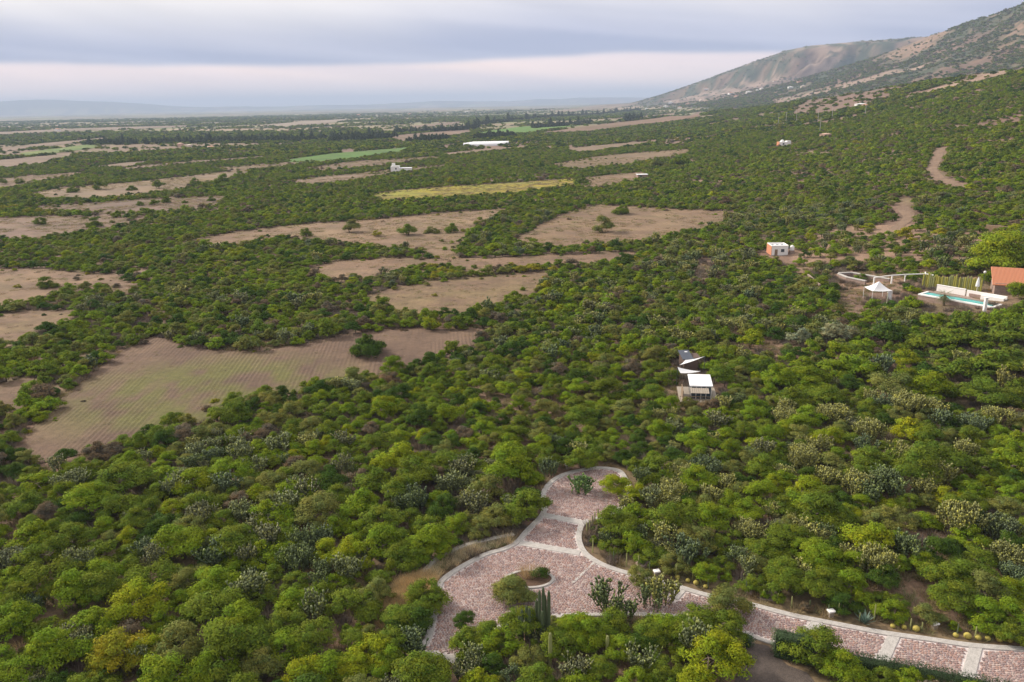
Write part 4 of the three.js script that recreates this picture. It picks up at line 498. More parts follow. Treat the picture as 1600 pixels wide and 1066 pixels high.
const jitter = (c, k = 0.14) => { const v = 1 + (R() - 0.5) * 2 * k, h = (R() - 0.5) * k; return [c[0] * v * (1 + h), c[1] * v, c[2] * v * (1 - h)]; };
{
  const wood = massGroup('scrub_woodland', 'dense thorn scrub covering the slope and the valley', 'scrub');
  for (let v = 0; v < TREE_V.length; v++) for (const [lod, a, b] of [['near', 0, 135], ['mid', 135, 360], ['far', 360, 2000]]) {
    const list = restTrees.filter((t) => t.v === v && t.D >= a && t.D < b), scale = (t) => ({ s: new THREE.Vector3(t.r / 2.5, clamp((t.r / 2.5) * t.tall, 0.3, 1.4), t.r / 2.5), c: jitter(TONES[t.tone]) });
    mass(wood, 'crowns', TREE_V[v][lod], LEAF_ANY, list, scale);
    if (lod !== 'far') mass(wood, 'trunks', TREE_V[v].trunk, BARK, list, (t) => ({ s: scale(t).s }));
  }
  // far bushes, clumped, out to the mountain
  const far = [[], [], [], []];
  const sowFar = (n, D0, D1, a0, a1, r0, r1) => { for (let i = 0; i < n; i++) {
    const D = Math.sqrt(D0 * D0 + R() * (D1 * D1 - D0 * D0)), a = (a0 + R() * (a1 - a0)) * D2R, x = Math.sin(a) * D, z = -Math.cos(a) * D, h = height(x, z);
    if (inField(x, z) || blocked(x, z, 4)) continue;
    const hill = h > 16 + D * 0.002;
    if (!hill && D > 850 && farmland(x, z) > 0.4 && R() < 0.93) continue;
    if (bareList.some(([, b]) => hits(b, x, z)) && R() < 0.9) continue;
    if (fbm(x / 60 + 31, z / 45 - 12, 3) > (hill ? 0.60 : 0.57) && R() < 0.8) continue;
    far[i & 3].push({ x, z, turn: R() * 6.28, r: r0 + R() * (r1 - r0), tone: hill && D > 1700 ? pick([0, 0.3, 1.5, 2, 2, 0, 0, 1.6]) : pick([0.5, 1.2, 3, 2.2, 1, 0.1, 0, 0.3]) });
  } };
  sowFar(52000, 800, 1500, -36, 37, 2.2, 4.2); sowFar(60000, 1500, 3200, -36, 37, 3, 6.5); sowFar(26000, 3200, 5600, -36, 37, 4, 7.5); sowFar(16000, 1500, 3300, 8, 37, 2, 3.8);
  far.forEach((list, v) => mass(wood, 'far_crowns', TINY_V[v], LEAF_ANY, list, (t) => ({ s: new THREE.Vector3(t.r / 2.5, (t.r / 2.5) * 0.7, t.r / 2.5), c: jitter(TONES[t.tone]), y: -0.4 })));
  const pearMass = massGroup('prickly_pear_thicket', 'grey-green prickly pears dotted through the farther scrub', 'cactus');
  const close = restPears.filter((p) => p.D < 135);
  for (let v = 0; v < 3; v++) mass(pearMass, 'pads', PEAR_BIG[v].pads, PAD_ANY, close.filter((p) => p.v % 3 === v), (t) => ({ s: new THREE.Vector3(t.r / 2.1, clamp(t.r / 2.1, 0.6, 1), t.r / 2.1), c: jitter(PEAR_TONES[t.tone]) }));
  for (let v = 0; v < 3; v++) { const list = restPears.filter((p) => p.v % 3 === v && p.D >= 135); mass(pearMass, 'pads', PEAR_MID[v].pads, PAD_ANY, list, (t) => ({ s: new THREE.Vector3(t.r / 1.25, (t.r / 1.25) * t.tall, t.r / 1.25), c: jitter(PEAR_TONES[t.tone].map((q) => q * 0.85)) })); }
}
// dry undergrowth: twiggy brush and straw tufts in the gaps
function tuft(seed, n, h, w, spread) { const R = rng(seed), pos = [], col = []; for (let i = 0; i < n; i++) { const a = R() * 6.28, q = Math.sqrt(R()) * spread, x = Math.cos(a) * q, z = Math.sin(a) * q, b = R() * 6.28, L = h * (0.5 + 0.7 * R()), lx = Math.cos(b) * L * 0.45 + x * 0.8, lz = Math.sin(b) * L * 0.45 + z * 0.8, dx = Math.cos(b + 1.57) * w, dz = Math.sin(b + 1.57) * w; pos.push(x - dx, -0.02, z - dz, x + dx, -0.02, z + dz, x + lx, L, z + lz); const v = 0.7 + 0.6 * R(); for (let k = 0; k < 3; k++) col.push(v, v * (0.96 + R() * 0.06), v * 0.95); } return geometry(pos, null, col); }
const STRAW = std([1, 1, 1], 0.95, { vertexColors: true, transmission: 0.2, thickness: 0 });
{
  const brush = [], straw = [];
  for (let i = 0; i < 22000; i++) { const D = Math.sqrt(44 * 44 + R() * (230 * 230 - 44 * 44)), a = (R() * 74 - 37) * D2R, x = Math.sin(a) * D, z = -Math.cos(a) * D; if (inField(x, z) || onCourt(x, z, 0.5) || blocked(x, z, -2)) continue; (fbm(x / 12 + 4, z / 12 + 50, 2) > 0.5 ? brush : straw).push({ x, z, turn: R() * 6.28, s: 0.6 + R() * 0.9 }); }
  const g1 = massGroup('dry_brush', 'leafless grey-brown brush between the trees', 'brush'), g2 = massGroup('dry_grass', 'straw coloured dry grass tufts on the soil', 'grass');
  for (let v = 0; v < 2; v++) {
    mass(g1, 'twigs', tuft(31 + v, 120, 0.75, 0.022, 0.42), STRAW, brush.filter((_, i) => i % 2 === v), (t) => ({ s: new THREE.Vector3(t.s, t.s, t.s), c: jitter(v ? [0.15, 0.115, 0.095] : [0.19, 0.15, 0.10], 0.2) }));
    mass(g2, 'blades', tuft(41 + v, 90, 0.38, 0.018, 0.4), STRAW, straw.filter((_, i) => i % 2 === v), (t) => ({ s: new THREE.Vector3(t.s, t.s, t.s), c: jitter(v ? [0.30, 0.235, 0.12] : [0.20, 0.19, 0.07], 0.25) }));
  }
}

{ // weeds and shrubs along the field margins
  const weeds = [], shrubs = [];
  for (const [k, f] of Object.entries(FIELDS)) {
    const D = Math.hypot((f.x0 + f.x1) / 2, (f.z0 + f.z1) / 2); if (D > 760) continue;
    const area = (f.x1 - f.x0) * (f.z1 - f.z0), edge = [...f.poly, f.poly[0]], tries = Math.min(2600, area * 0.18), rough = k === 'centre_scrubby' || k === 'left_sand' || k === 'rough_tan';
    for (let i = 0; i < tries; i++) {
      const x = lerp(f.x0, f.x1, R()), z = lerp(f.z0, f.z1, R()); if (!hits(f, x, z)) continue;
      const e = toLine(edge, x, z), m = D * 0.014 + 1.2, n = fbm(x / (D * 0.05), z / (D * 0.05) + 8, 2);
      if (e < m * (0.6 + R()) && R() < 0.3 * (n > 0.45)) shrubs.push({ x, z, r: 0.35 + R() * (0.5 + D * 0.0012), D, turn: R() * 6, v: Math.floor(R() * 12), tall: 0.9, tone: pick([0.6, 0.6, 1, 0.3, 2, 0.5, 0, 1.2]) });
      else if (rough && n > 0.5 && R() < 0.05) shrubs.push({ x, z, r: 0.5 + R() * 0.8, D, turn: R() * 6, v: Math.floor(R() * 12), tall: 0.9, tone: pick([0.5, 0.2, 0.6, 0.2, 2, 1, 0, 1.5]) });
      else if (n > 0.42 || e < m) weeds.push({ x, z, turn: R() * 6, s: (0.5 + R() * 0.7) * clamp(D / 170, 0.7, 2.2), g: R() });
    }
  }
  const wg = massGroup('field_weeds', 'dry and green weeds scattered over the fields', 'weeds'), sg = massGroup('margin_scrub', 'low dry shrubs along the field margins', 'scrub');
  for (let v = 0; v < 2; v++) mass(wg, 'blades', tuft(141 + v, 60, 0.3, 0.03, 0.5), STRAW, weeds.filter((_, i) => i % 2 === v), (t) => ({ s: new THREE.Vector3(t.s, t.s * 0.8, t.s), c: jitter(t.g < 0.45 ? [0.24, 0.22, 0.08] : t.g < 0.8 ? [0.36, 0.27, 0.16] : [0.22, 0.165, 0.11], 0.2), y: 0.05 }));
  for (let v = 0; v < 12; v++) mass(sg, 'crowns', TREE_V[v].mid, LEAF_ANY, shrubs.filter((t) => t.v === v), (t) => ({ s: new THREE.Vector3(t.r / 2.5, (t.r / 2.5) * 0.9, t.r / 2.5), c: jitter(TONES[t.tone], 0.2), y: -0.1 }));
  // closed dark belts of trees on the plain
  const bg = massGroup('tree_belt', 'dark closed tree belts crossing the plain', 'trees'), list = [];
  for (const [k, line] of Object.entries(PLACE.rows)) { const pts = curve(line, 3), wide = k === 'belt_a' || k === 'belt_f' ? 38 : 18; for (let i = 0; i < pts.length * 2.2; i++) { const [x, z] = pts[Math.floor(R() * pts.length)]; list.push({ x: x + (R() - 0.5) * 6, z: z + (R() - 0.5) * wide * 2, turn: R() * 6, r: 2.6 + R() * 2.6 }); } }
  mass(bg, 'crowns', TINY_V[0], LEAF_ANY, list.filter((_, i) => i % 2), (t) => ({ s: new THREE.Vector3(t.r / 2.5, (t.r / 2.5) * 1.25, t.r / 2.5), c: jitter([0.06, 0.082, 0.035]) }));
  mass(bg, 'crowns', TINY_V[2], LEAF_ANY, list.filter((_, i) => !(i % 2)), (t) => ({ s: new THREE.Vector3(t.r / 2.5, (t.r / 2.5) * 1.25, t.r / 2.5), c: jitter([0.06, 0.082, 0.035]) }));
  console.log('weeds', weeds.length, 'shrubs', shrubs.length, 'belt', list.length);
}
// ---------------------------------------------------------------- cobbled forecourt, kerbs, bands
function ribbon(points, width, y0, y1, closed = false, ground = true) { // a solid strip with chamfered top edges along [x, z] points
  const n = points.length, w = width / 2, e = 0.025, pos = [], idx = [], uv = []; let run = 0;
  const prof = [[-w, y0], [-w, y1 - e], [-w + e, y1], [w - e, y1], [w, y1 - e], [w, y0]];
  for (let i = 0; i < n; i++) {
    const a = points[closed ? (i + n - 1) % n : Math.max(0, i - 1)], b = points[closed ? (i + 1) % n : Math.min(n - 1, i + 1)], l = Math.hypot(b[0] - a[0], b[1] - a[1]) || 1, nx = -(b[1] - a[1]) / l, nz = (b[0] - a[0]) / l, [x, z] = points[i], g = ground ? height(x, z) : 0;
    if (i) run += Math.hypot(x - points[i - 1][0], z - points[i - 1][1]);
    prof.forEach(([o, y], k) => { pos.push(x + nx * o, g + y, z + nz * o); uv.push(run * 0.5, (k * 0.3 + o + y) * 0.5); });
  }
  const m = closed ? n : n - 1, P = prof.length;
  for (let i = 0; i < m; i++) for (let k = 0; k + 1 < P; k++) { const a = i * P + k, b = ((i + 1) % n) * P + k; idx.push(a, b, b + 1, a, b + 1, a + 1); }
  if (!closed) for (const [s, f] of [[0, 0], [(n - 1) * P, 1]]) for (let k = 1; k + 1 < P; k++) idx.push(s, s + (f ? k + 1 : k), s + (f ? k : k + 1));
  const g = geometry(pos, idx, null, uv).toNonIndexed(); g.computeVertexNormals(); return g;
}
const CONCRETE = std([0.78, 0.74, 0.71], 0.92, { map: grit, bumpMap: gritBump, bumpScale: 0.01 }), MORTAR = std([1.0, 0.89, 0.88], 1, { map: grit, bumpMap: gritBump, bumpScale: 0.02 });
const outline = curve(PLACE.court, 0.45, true);
const bandLines = Object.values(PLACE.bands).slice(0, 7);
{
  const court = new THREE.Group(); court.name = 'cobbled_forecourt'; kind(court, 'structure'); tag(court, 'pink cobbled forecourt, turning circle and road edged by concrete', 'pavement'); scene.add(court);
  part(court, 'mortar_bed', drape(outline, 1.2, 1.2, 0.03, null, 0, null, 0.3), MORTAR);
  const K = PLACE.court;
  part(court, 'kerb', ribbon(curve([...K.slice(27), ...K.slice(0, 10)], 0.4), 0.62, 0, 0.14), CONCRETE);
  part(court, 'kerb', ribbon(curve(K.slice(10, 27), 0.4), 0.4, 0, 0.13), CONCRETE);
  for (const l of bandLines) part(court, 'concrete_band', ribbon(curve(l, 0.5), 0.95, 0, 0.095), CONCRETE);
  part(court, 'concrete_band', ribbon(curve(PLACE.bands.h, 0.5), 0.3, 0, 0.09), CONCRETE);
  // stones: cells round jittered points, shrunk by the joint
  const R = rng(5), S = 0.25, cells = new Map(), key = (i, j) => i * 10007 + j, b = boxed(outline), i0 = Math.floor(b.x0 / S) - 2, i1 = Math.ceil(b.x1 / S) + 2, j0 = Math.floor(b.z0 / S) - 2, j1 = Math.ceil(b.z1 / S) + 2;
  for (let i = i0; i <= i1; i++) for (let j = j0; j <= j1; j++) cells.set(key(i, j), [(i + 0.5 + (R() - 0.5) * 0.85 + (j & 1) * 0.5) * S, (j + 0.5 + (R() - 0.5) * 0.75) * S]);
  const island = (x, z) => ((x - 1.3) / 2.55) ** 2 + ((z + 67.2) / 1.7) ** 2 < 1;
  const tints = [[0.31, 0.195, 0.17], [0.26, 0.17, 0.155], [0.35, 0.245, 0.22], [0.24, 0.17, 0.165], [0.40, 0.31, 0.28], [0.32, 0.20, 0.165], [0.29, 0.21, 0.20]], stones = [];
  for (let i = i0 + 2; i <= i1 - 2; i++) for (let j = j0 + 2; j <= j1 - 2; j++) {
    const c = cells.get(key(i, j)); if (!inside(outline, ...c) || toLine([...outline, outline[0]], ...c) < 0.42 || island(...c) || bandLines.some((l) => toLine(l, ...c) < 0.62)) continue;
    let poly = [[c[0] - S, c[1] - S], [c[0] + S, c[1] - S], [c[0] + S, c[1] + S], [c[0] - S, c[1] + S]];
    for (let p = -2; p <= 2; p++) for (let q = -2; q <= 2; q++) { if (!p && !q) continue; const d = cells.get(key(i + p, j + q)); if (!d) continue; const mx = (c[0] + d[0]) / 2, mz = (c[1] + d[1]) / 2, nx = d[0] - c[0], nz = d[1] - c[1], out = []; for (let k = 0; k < poly.length; k++) { const A = poly[k], B = poly[(k + 1) % poly.length], da = (A[0] - mx) * nx + (A[1] - mz) * nz, db = (B[0] - mx) * nx + (B[1] - mz) * nz; if (da <= 0) out.push(A); if (da * db < 0) { const t = da / (da - db); out.push([A[0] + (B[0] - A[0]) * t, A[1] + (B[1] - A[1]) * t]); } } poly = out; if (poly.length < 3) break; }
    if (poly.length < 3) continue;
    const gx = poly.reduce((s, p) => s + p[0], 0) / poly.length, gz = poly.reduce((s, p) => s + p[1], 0) / poly.length, h = 0.075 + R() * 0.03, y = height(gx, gz), pos = [], idx = [], n = poly.length;
    for (const [f, yy] of [[0.8, 0.02], [0.77, h - 0.02], [0.62, h]]) for (const [x, z] of poly) pos.push(gx + (x - gx) * f, y + yy, gz + (z - gz) * f);
    pos.push(gx, y + h + 0.008, gz);
    for (let k = 0; k < n; k++) { const m = (k + 1) % n; for (const r of [0, n]) idx.push(r + k, r + n + k, r + n + m, r + k, r + n + m, r + m); idx.push(2 * n + k, 3 * n, 2 * n + m); }
    const f = 0.86 + R() * 0.28, patch = fbm(gx / 2.2, gz / 2.2 + 40, 2), tint = tints[Math.floor(clamp(R() * 0.9 + (patch - 0.4) * 0.25, 0, 0.999) * tints.length)];
    stones.push({ pos, idx, col: tint.map((v) => v * f), D: Math.hypot(gx, gz), az: Math.abs(Math.atan2(gx, -gz) / D2R), gx, gz });
  }
  const build = (s, own) => geometry(own ? s.pos.map((v, k) => v - [s.gx, 0, s.gz][k % 3]) : s.pos, s.idx, Array.from({ length: s.pos.length / 3 }, () => s.col).flat());
  const COBBLE = std([1, 1, 1], 0.85, { vertexColors: true });
  const order = stones.map((s, i) => [s.D + (s.az > 34 || s.D < 52 || s.gx < 27 ? 500 : 0), i]).sort((a, b) => a[0] - b[0]).map(([, i]) => i);
  order.slice(0, 300).forEach((i) => { const s = stones[i]; part(court, 'cobble', build(s, true), COBBLE).position.set(s.gx, 0, s.gz); });
  kind(part(court, 'cobbles', mergeGeometries(order.slice(300).map((i) => build(stones[i]))), COBBLE), 'stuff');
  console.log('stones', stones.length);
}
// planter island in the forecourt
{
  const ring = []; for (let k = 0; k < 48; k++) { const a = (k / 48) * 6.2832; ring.push([1.3 + Math.cos(a) * 2.3, -67.2 + Math.sin(a) * 1.45]); }
  const g = new THREE.Group(); g.name = 'planter_island'; tag(g, 'oval kerbed planter island in the cobbled forecourt', 'planter'); scene.add(g);
  part(g, 'kerb', ribbon(ring, 0.3, 0, 0.18, true), CONCRETE);
  part(g, 'soil', drape(ring, 0.6, 0.6, 0.12, (x, z) => mixc(SOIL_DARK, SOIL, fbm(x, z, 3))), fieldMat);
}
const bushPuffs = (seed, rx, ry, rz, n, pr) => { const R = rng(seed), out = []; for (let i = 0; i < n; i++) { const d = vrand(R); out.push([d[0] * rx * 0.75, ry * 0.45 + Math.abs(d[1]) * ry * 0.4, d[2] * rz * 0.75, pr * (0.8 + 0.4 * R()), 0.8]); } return out; };
{
  const b = thing('round_bush', 'low dark green bush at the tip of the planter island', 'bush', 2.35, -67.4); part(b, 'foliage', leafCrown(901, bushPuffs(9, 1.0, 0.9, 0.8, 10, 0.42), 1500, 0.13), LEAF[3]); part(b, 'stem', limb([[0, -0.1, 0], [0, 0.4, 0]], 0.08, 0.05), BARK);
  const t = thing('grass_clump', 'pale feathery grass clump on the planter island', 'grass', 1.3, -67.9); part(t, 'blades', tuft(61, 420, 1.15, 0.016, 0.75), std([0.46, 0.33, 0.17], 0.95, { vertexColors: true, transmission: 0.3, thickness: 0 }));
}
// curved retaining wall with a planting strip
const STONE_WALL = std([0.8, 0.68, 0.62], 0.95, { map: grit, bumpMap: gritBump, bumpScale: 0.05 });
{
  const g = new THREE.Group(); g.name = 'garden_wall'; tag(g, 'low curved garden wall left of the cobbles', 'wall'); scene.add(g);
  const line = curve(PLACE.wall, 0.5);
  part(g, 'wall', ribbon(line, 0.45, -0.1, 0.3), STONE_WALL); part(g, 'coping', ribbon(line, 0.55, 0.3, 0.4), CONCRETE);
  const strip = [...curve(PLACE.wall, 1), ...[...PLACE.court.slice(0, 6)].map(([x, z]) => [x - 0.3, z + 0.1])];
  tag(struct('planting_bed', drape(strip, 0.7, 0.7, 0.1, (x, z) => mixc(SOIL_DARK, [0.30, 0.22, 0.12], fbm(x, z, 3))), fieldMat), 'narrow planting bed between the garden wall and the kerb', 'bed');
  const R = rng(15), A = curve(PLACE.wall, 0.5), B = curve(PLACE.court.slice(0, 6).reverse(), 0.5), strawMat = std([0.40, 0.31, 0.17], 0.95, { vertexColors: true }), greenMat = std([0.16, 0.18, 0.07], 0.95, { vertexColors: true });
  const blades = [tuft(71, 70, 0.6, 0.014, 0.35), tuft(72, 70, 0.5, 0.014, 0.3)], bm = massGroup('bed_grass', 'pale grass filling the bed along the garden wall', 'grass'), spots = [];
  for (let i = 0; i < 150; i++) { const t = R(), a = A[Math.floor(t * (A.length - 1))], b = B[Math.floor(t * (B.length - 1))], q = 0.22 + 0.5 * R(); spots.push({ x: lerp(a[0], b[0], q), z: lerp(a[1], b[1], q), turn: R() * 6, s: 0.6 + R() * 0.7 }); }
  mass(bm, 'blades', blades[0], STRAW, spots.slice(0, 95), (t) => ({ s: new THREE.Vector3(t.s, t.s, t.s), c: jitter([0.6, 0.5, 0.33], 0.25), y: 0.1 })); mass(bm, 'blades', blades[1], STRAW, spots.slice(95), (t) => ({ s: new THREE.Vector3(t.s, t.s, t.s), c: [0.17, 0.19, 0.07], y: 0.1 }));
  // golden dry-grass bank left of it
  const bank = boxed(PLACE.drygrass), gm = massGroup('grass_bank', 'golden dry grass bank left of the cobbles', 'grass'), list = [];
  for (let i = 0; i < 2200; i++) { const x = lerp(bank.x0, bank.x1, R()), z = lerp(bank.z0, bank.z1, R()); if (hits(bank, x, z) && !onCourt(x, z, 0.4)) list.push({ x, z, turn: R() * 6, s: 0.8 + R() * 0.6 }); }
  mass(gm, 'blades', tuft(73, 80, 0.55, 0.016, 0.4), STRAW, list, (t) => ({ s: new THREE.Vector3(t.s, t.s, t.s), c: jitter([0.52, 0.37, 0.18], 0.35) }));
}
// grey gravel drive and the clipped hedges beside it
tag(struct('driveway', drape(PLACE.drive, 1, 1, 0.04, (x, z) => mixc([0.15, 0.125, 0.125], [0.21, 0.175, 0.17], fbm(x * 1.5, z * 1.5, 3))), fieldMat), 'grey gravel drive leaving the road at the bottom', 'drive');
function hedge(name, label, pts, w, h, seed, count) {
  const line = curve(pts, 0.35), R = rng(seed), puffs = [];
  for (const [x, z] of line) for (let k = 0; k < Math.ceil(h / 0.45); k++) for (const s of [-1, 1]) puffs.push([x + (R() - 0.5) * 0.12 - line[0][0], 0.25 + k * 0.45, z + s * w * 0.3 + (R() - 0.5) * 0.1 - line[0][1], 0.33, 1]);
  const g = thing(name, label, 'hedge', line[0][0], line[0][1]);
  part(g, 'foliage', leafCrown(seed, puffs, count, 0.12, { warm: 0.06 }), std([0.045, 0.085, 0.022], 0.8, { vertexColors: true, transmission: 0.2, thickness: 0 }));
  part(g, 'inner_growth', ribbon(line.map(([x, z]) => [x - line[0][0], z - line[0][1]]), w * 0.86, 0.05, h, false, false), std([0.028, 0.055, 0.014], 0.95));
  part(g, 'stems', mergeGeometries(line.filter((_, i) => i % 4 === 0).map(([x, z]) => limb([[x - line[0][0], -0.1, z - line[0][1]], [x - line[0][0], h * 0.7, z - line[0][1]]], 0.05, 0.03, 4))), BARK);
}
hedge('clipped_hedge', 'tall dark clipped hedge block beside the grey drive', [[21.7, -55.7], [24.2, -54.6]], 1.0, 2.2, 91, 9000);
hedge('clipped_hedge', 'long low clipped hedge along the lower edge of the road', [[24.4, -54.9], [27.8, -53.8], [31.9, -52.4], [35.3, -51.1], [38.5, -49.9]], 0.9, 0.95, 92, 16000);
hedge('clipped_hedge', 'short low hedge left of the grey drive mouth', [[16.8, -58.4], [18.6, -57.6], [20.0, -56.8]], 0.9, 0.8, 93, 2600);
// ---------------------------------------------------------------- cacti and small things along the kerb
function column(h, r, seed, ribs = 8) { // a ribbed cactus stem
  const pos = [], idx = [], n = ribs * 2, rows = [0, 0.15, 0.5, 0.85, 0.96, 1], R = rng(seed), lx = (R() - 0.5) * 0.12 * h * 0.3, lz = (R() - 0.5) * 0.12 * h * 0.3;
  rows.forEach((t, j) => { const rr = r * [0.85, 1, 1.05, 0.98, 0.7, 0.05][j]; for (let k = 0; k < n; k++) { const a = (k / n) * 6.2832, q = rr * (k & 1 ? 0.78 : 1); pos.push(Math.cos(a) * q + lx * t, h * t - (j ? 0 : 0.1), Math.sin(a) * q + lz * t); } });
  for (let j = 0; j + 1 < rows.length; j++) for (let k = 0; k < n; k++) { const a = j * n + k, b = j * n + (k + 1) % n; idx.push(a, a + n, b + n, a, b + n, b); }
  const g = geometry(pos, idx).toNonIndexed(); g.computeVertexNormals(); return g;
}
const CACTUS_DARK = std([0.075, 0.10, 0.045], 0.7), CACTUS_PALE = std([0.26, 0.27, 0.10], 0.7), CACTUS_YELLOW = std([0.33, 0.31, 0.055], 0.7);
{
  const R = rng(21), P = SPOTS.organA;
  const a = thing('organ_pipe_cactus', 'tallest cluster of dark green column cacti in front of the cobbles', 'cactus', P[0], P[1], 0, 'column cacti by the cobbles');
  for (const [x, z, h] of [[0, 0, 5.2], [-0.38, 0.1, 5.0], [0.42, 0.05, 4.9], [-0.62, -0.2, 3.9], [0.15, -0.4, 4.2], [-0.2, 0.45, 3.2]]) part(a, 'stem', column(h, 0.15, Math.round(h * 10)), CACTUS_DARK).position.set(x, 0, z);
  const b = thing('organ_pipe_cactus', 'shorter cluster of dark column cacti beside the tallest one', 'cactus', P[0] - 1.55, P[1] + 0.2, 0, 'column cacti by the cobbles');
  for (const [x, z, h] of [[0, 0, 3.6], [-0.35, 0.1, 3.3], [0.3, 0.2, 3.5], [-0.6, -0.1, 2.6], [0.55, -0.2, 2.9]]) part(b, 'stem', column(h, 0.14, Math.round(h * 10 + 1)), CACTUS_DARK).position.set(x, 0, z);
  const c = thing('column_cactus', 'single pale column cactus standing before the dark cluster', 'cactus', P[0] + 0.35, P[1] + 3.6, 0, 'column cacti by the cobbles'); part(c, 'stem', column(3.4, 0.16, 9), CACTUS_PALE);
  const d = thing('column_cactus', 'short pale column cactus right of the dark clusters at bottom', 'cactus', P[0] + 5.2, P[1] + 2.6, 0, 'column cacti by the cobbles'); part(d, 'stem', column(2.2, 0.15, 11), CACTUS_PALE);
  // round bushy cactus in the turning circle
  const q = SPOTS.roundCactus, s = pearShape(888, 1.5, 1.9, 24), rc = thing('prickly_pear', 'dense round green cactus standing alone in the turning circle', 'cactus', q[0], q[1]); kind(part(rc, 'pads', s.pads, padMat([0.10, 0.17, 0.055])), 'stuff'); part(rc, 'stem', s.trunk, PEAR_BARK);
  // young columns planted behind the road kerb
  const road = curve(PLACE.court.slice(27, 42), 1.35), posts = [];
  road.forEach(([x, z], i) => { if (i < 1 || R() < 0.22) return; posts.push([x + 0.35 + R() * 0.5, z - 0.85 - R() * 0.7]); });
  posts.forEach(([x, z], i) => { const h = 0.8 + R() * 0.9, g = thing('young_column_cactus', 'slim young column cactus, ' + nth(i) + 'from the right along the road kerb', 'cactus', x, z, 0, 'young cacti along the road kerb'); part(g, 'stem', column(h, 0.065, i + 30, 6), R() < 0.6 ? CACTUS_PALE : CACTUS_DARK); });
  const left = curve(PLACE.court.slice(41, 46), 0.9); left.forEach(([x, z], i) => { if (i < 2 || i > 12) return; const g = thing('young_column_cactus', 'slim young column cactus, ' + nth(i - 2) + 'from the bottom along the neck kerb', 'cactus', x + 0.8 + R() * 0.6, z - 0.2, 0, 'young cacti along the neck kerb'); part(g, 'stem', column(0.9 + R() * 0.8, 0.075, i + 80, 6), CACTUS_PALE); });
  // golden barrel cacti
  const barrel = new THREE.SphereGeometry(0.26, 24, 12), bp = barrel.attributes.position; for (let i = 0; i < bp.count; i++) { const x = bp.getX(i), z = bp.getZ(i), a = Math.atan2(z, x), k = 1 + 0.07 * Math.cos(a * 12); bp.setXYZ(i, x * k, bp.getY(i) * 0.95, z * k); } barrel.computeVertexNormals();
  const gold = std([0.40, 0.33, 0.07], 0.8);
  const spots = [[15.8, -66.9], [16.7, -66.35], [17.4, -65.9], [18.2, -65.3], [33.2, -58.9], [34.1, -58.7], [35.0, -58.4], [38.0, -57.5], [38.9, -57.3], [39.7, -57.1], [40.5, -57.0], [41.4, -56.85], [42.2, -56.7]];
  spots.forEach(([x, z], i) => { const g = thing('barrel_cactus', i < 4 ? 'round golden barrel cactus, ' + (OR[i] || 'first ') + 'from the left behind the upper kerb' : 'round golden barrel cactus, ' + (OR[12 - i] || 'first ') + 'from the right beside the road kerb', 'cactus', x, z, R() * 6, 'golden barrel cacti along the kerb'); const m = part(g, 'body', barrel, gold); m.position.y = 0.2; g.scale.setScalar(0.8 + R() * 0.5); });
  // agave
  const ag = thing('agave', 'blue-green agave rosette beside the road kerb', 'agave', 30.9, -59.4), leaf = (len, w) => geometry([-w * 0.6, 0, 0, w * 0.6, 0, 0, -w, len * 0.2, len * 0.35, w, len * 0.2, len * 0.35, 0, -0.04 + len * 0.2, len * 0.35, 0, len * 0.5, len], [0, 2, 4, 0, 4, 1, 1, 4, 3, 2, 5, 4, 4, 5, 3]), AG = std([0.10, 0.16, 0.12], 0.6);
  for (let i = 0; i < 26; i++) { const m = part(ag, 'leaf', leaf(0.95 + R() * 0.3, 0.1), AG); m.rotation.order = 'YXZ'; m.rotation.y = i * 2.4; m.rotation.x = -0.1 - (i / 26) * 0.75; m.position.y = 0.05; }
  // pedestals with white caps along the kerb
  const cap = new RoundedBoxGeometry(0.62, 0.16, 0.5, 2, 0.03), ped = new RoundedBoxGeometry(0.42, 0.55, 0.36, 2, 0.02), WHITE = std([0.78, 0.76, 0.74], 0.6), PED = std([0.5, 0.42, 0.34], 0.9, { map: grit });
  for (const [k, label] of [['box1', 'white capped path light at the kerb above the junction'], ['box2', 'white capped path light behind the middle of the road kerb'], ['box3', 'white capped path light farthest right behind the road kerb'], ['box4', 'white capped path light at the top of the turning circle'], ['box5', 'white capped path light left of the turning circle']]) { const [x, z] = SPOTS[k], g = thing('path_light', label, 'path light', x, z - 0.75, 0.2, 'white capped path lights'); part(g, 'pedestal', ped, PED).position.y = 0.27; part(g, 'cap', cap, WHITE).position.y = 0.62; }
  // boulders and steps
  const rockGeo = [1, 2, 3].map((s) => { const g = new THREE.IcosahedronGeometry(0.5, 2), p = g.attributes.position; for (let i = 0; i < p.count; i++) { const x = p.getX(i), y = p.getY(i), z = p.getZ(i), k = 0.7 + 0.6 * fbm(x * 2.2 + s * 9, y * 2.2 + z * 2.6 + s, 3); p.setXYZ(i, x * k, y * k * 0.7, z * k); } g.computeVertexNormals(); return g; }), RK = std([0.34, 0.25, 0.22], 0.95, { bumpMap: gritBump, bumpScale: 0.03 });
  [[22.2, -64.4, 0.8, 'pale boulder beside the road kerb near the steps'], [36.6, -81.6, 1.3, 'reddish boulder in the bare patch right of centre'], [8.6, -78.5, 1.0, 'boulder at the neck of the paving on the right'], [12.8, -69.6, 1.4, 'wide flat boulder behind the neck kerb'], [24.5, -66.5, 0.9, 'small boulder above the stone steps'], [3.0, -76.4, 0.9, 'boulder where the garden wall ends']].forEach(([x, z, s, label], i) => { const g = thing('boulder', label, 'boulder', x, z, i); part(g, 'rock', rockGeo[i % 3], RK); g.scale.setScalar(s); });
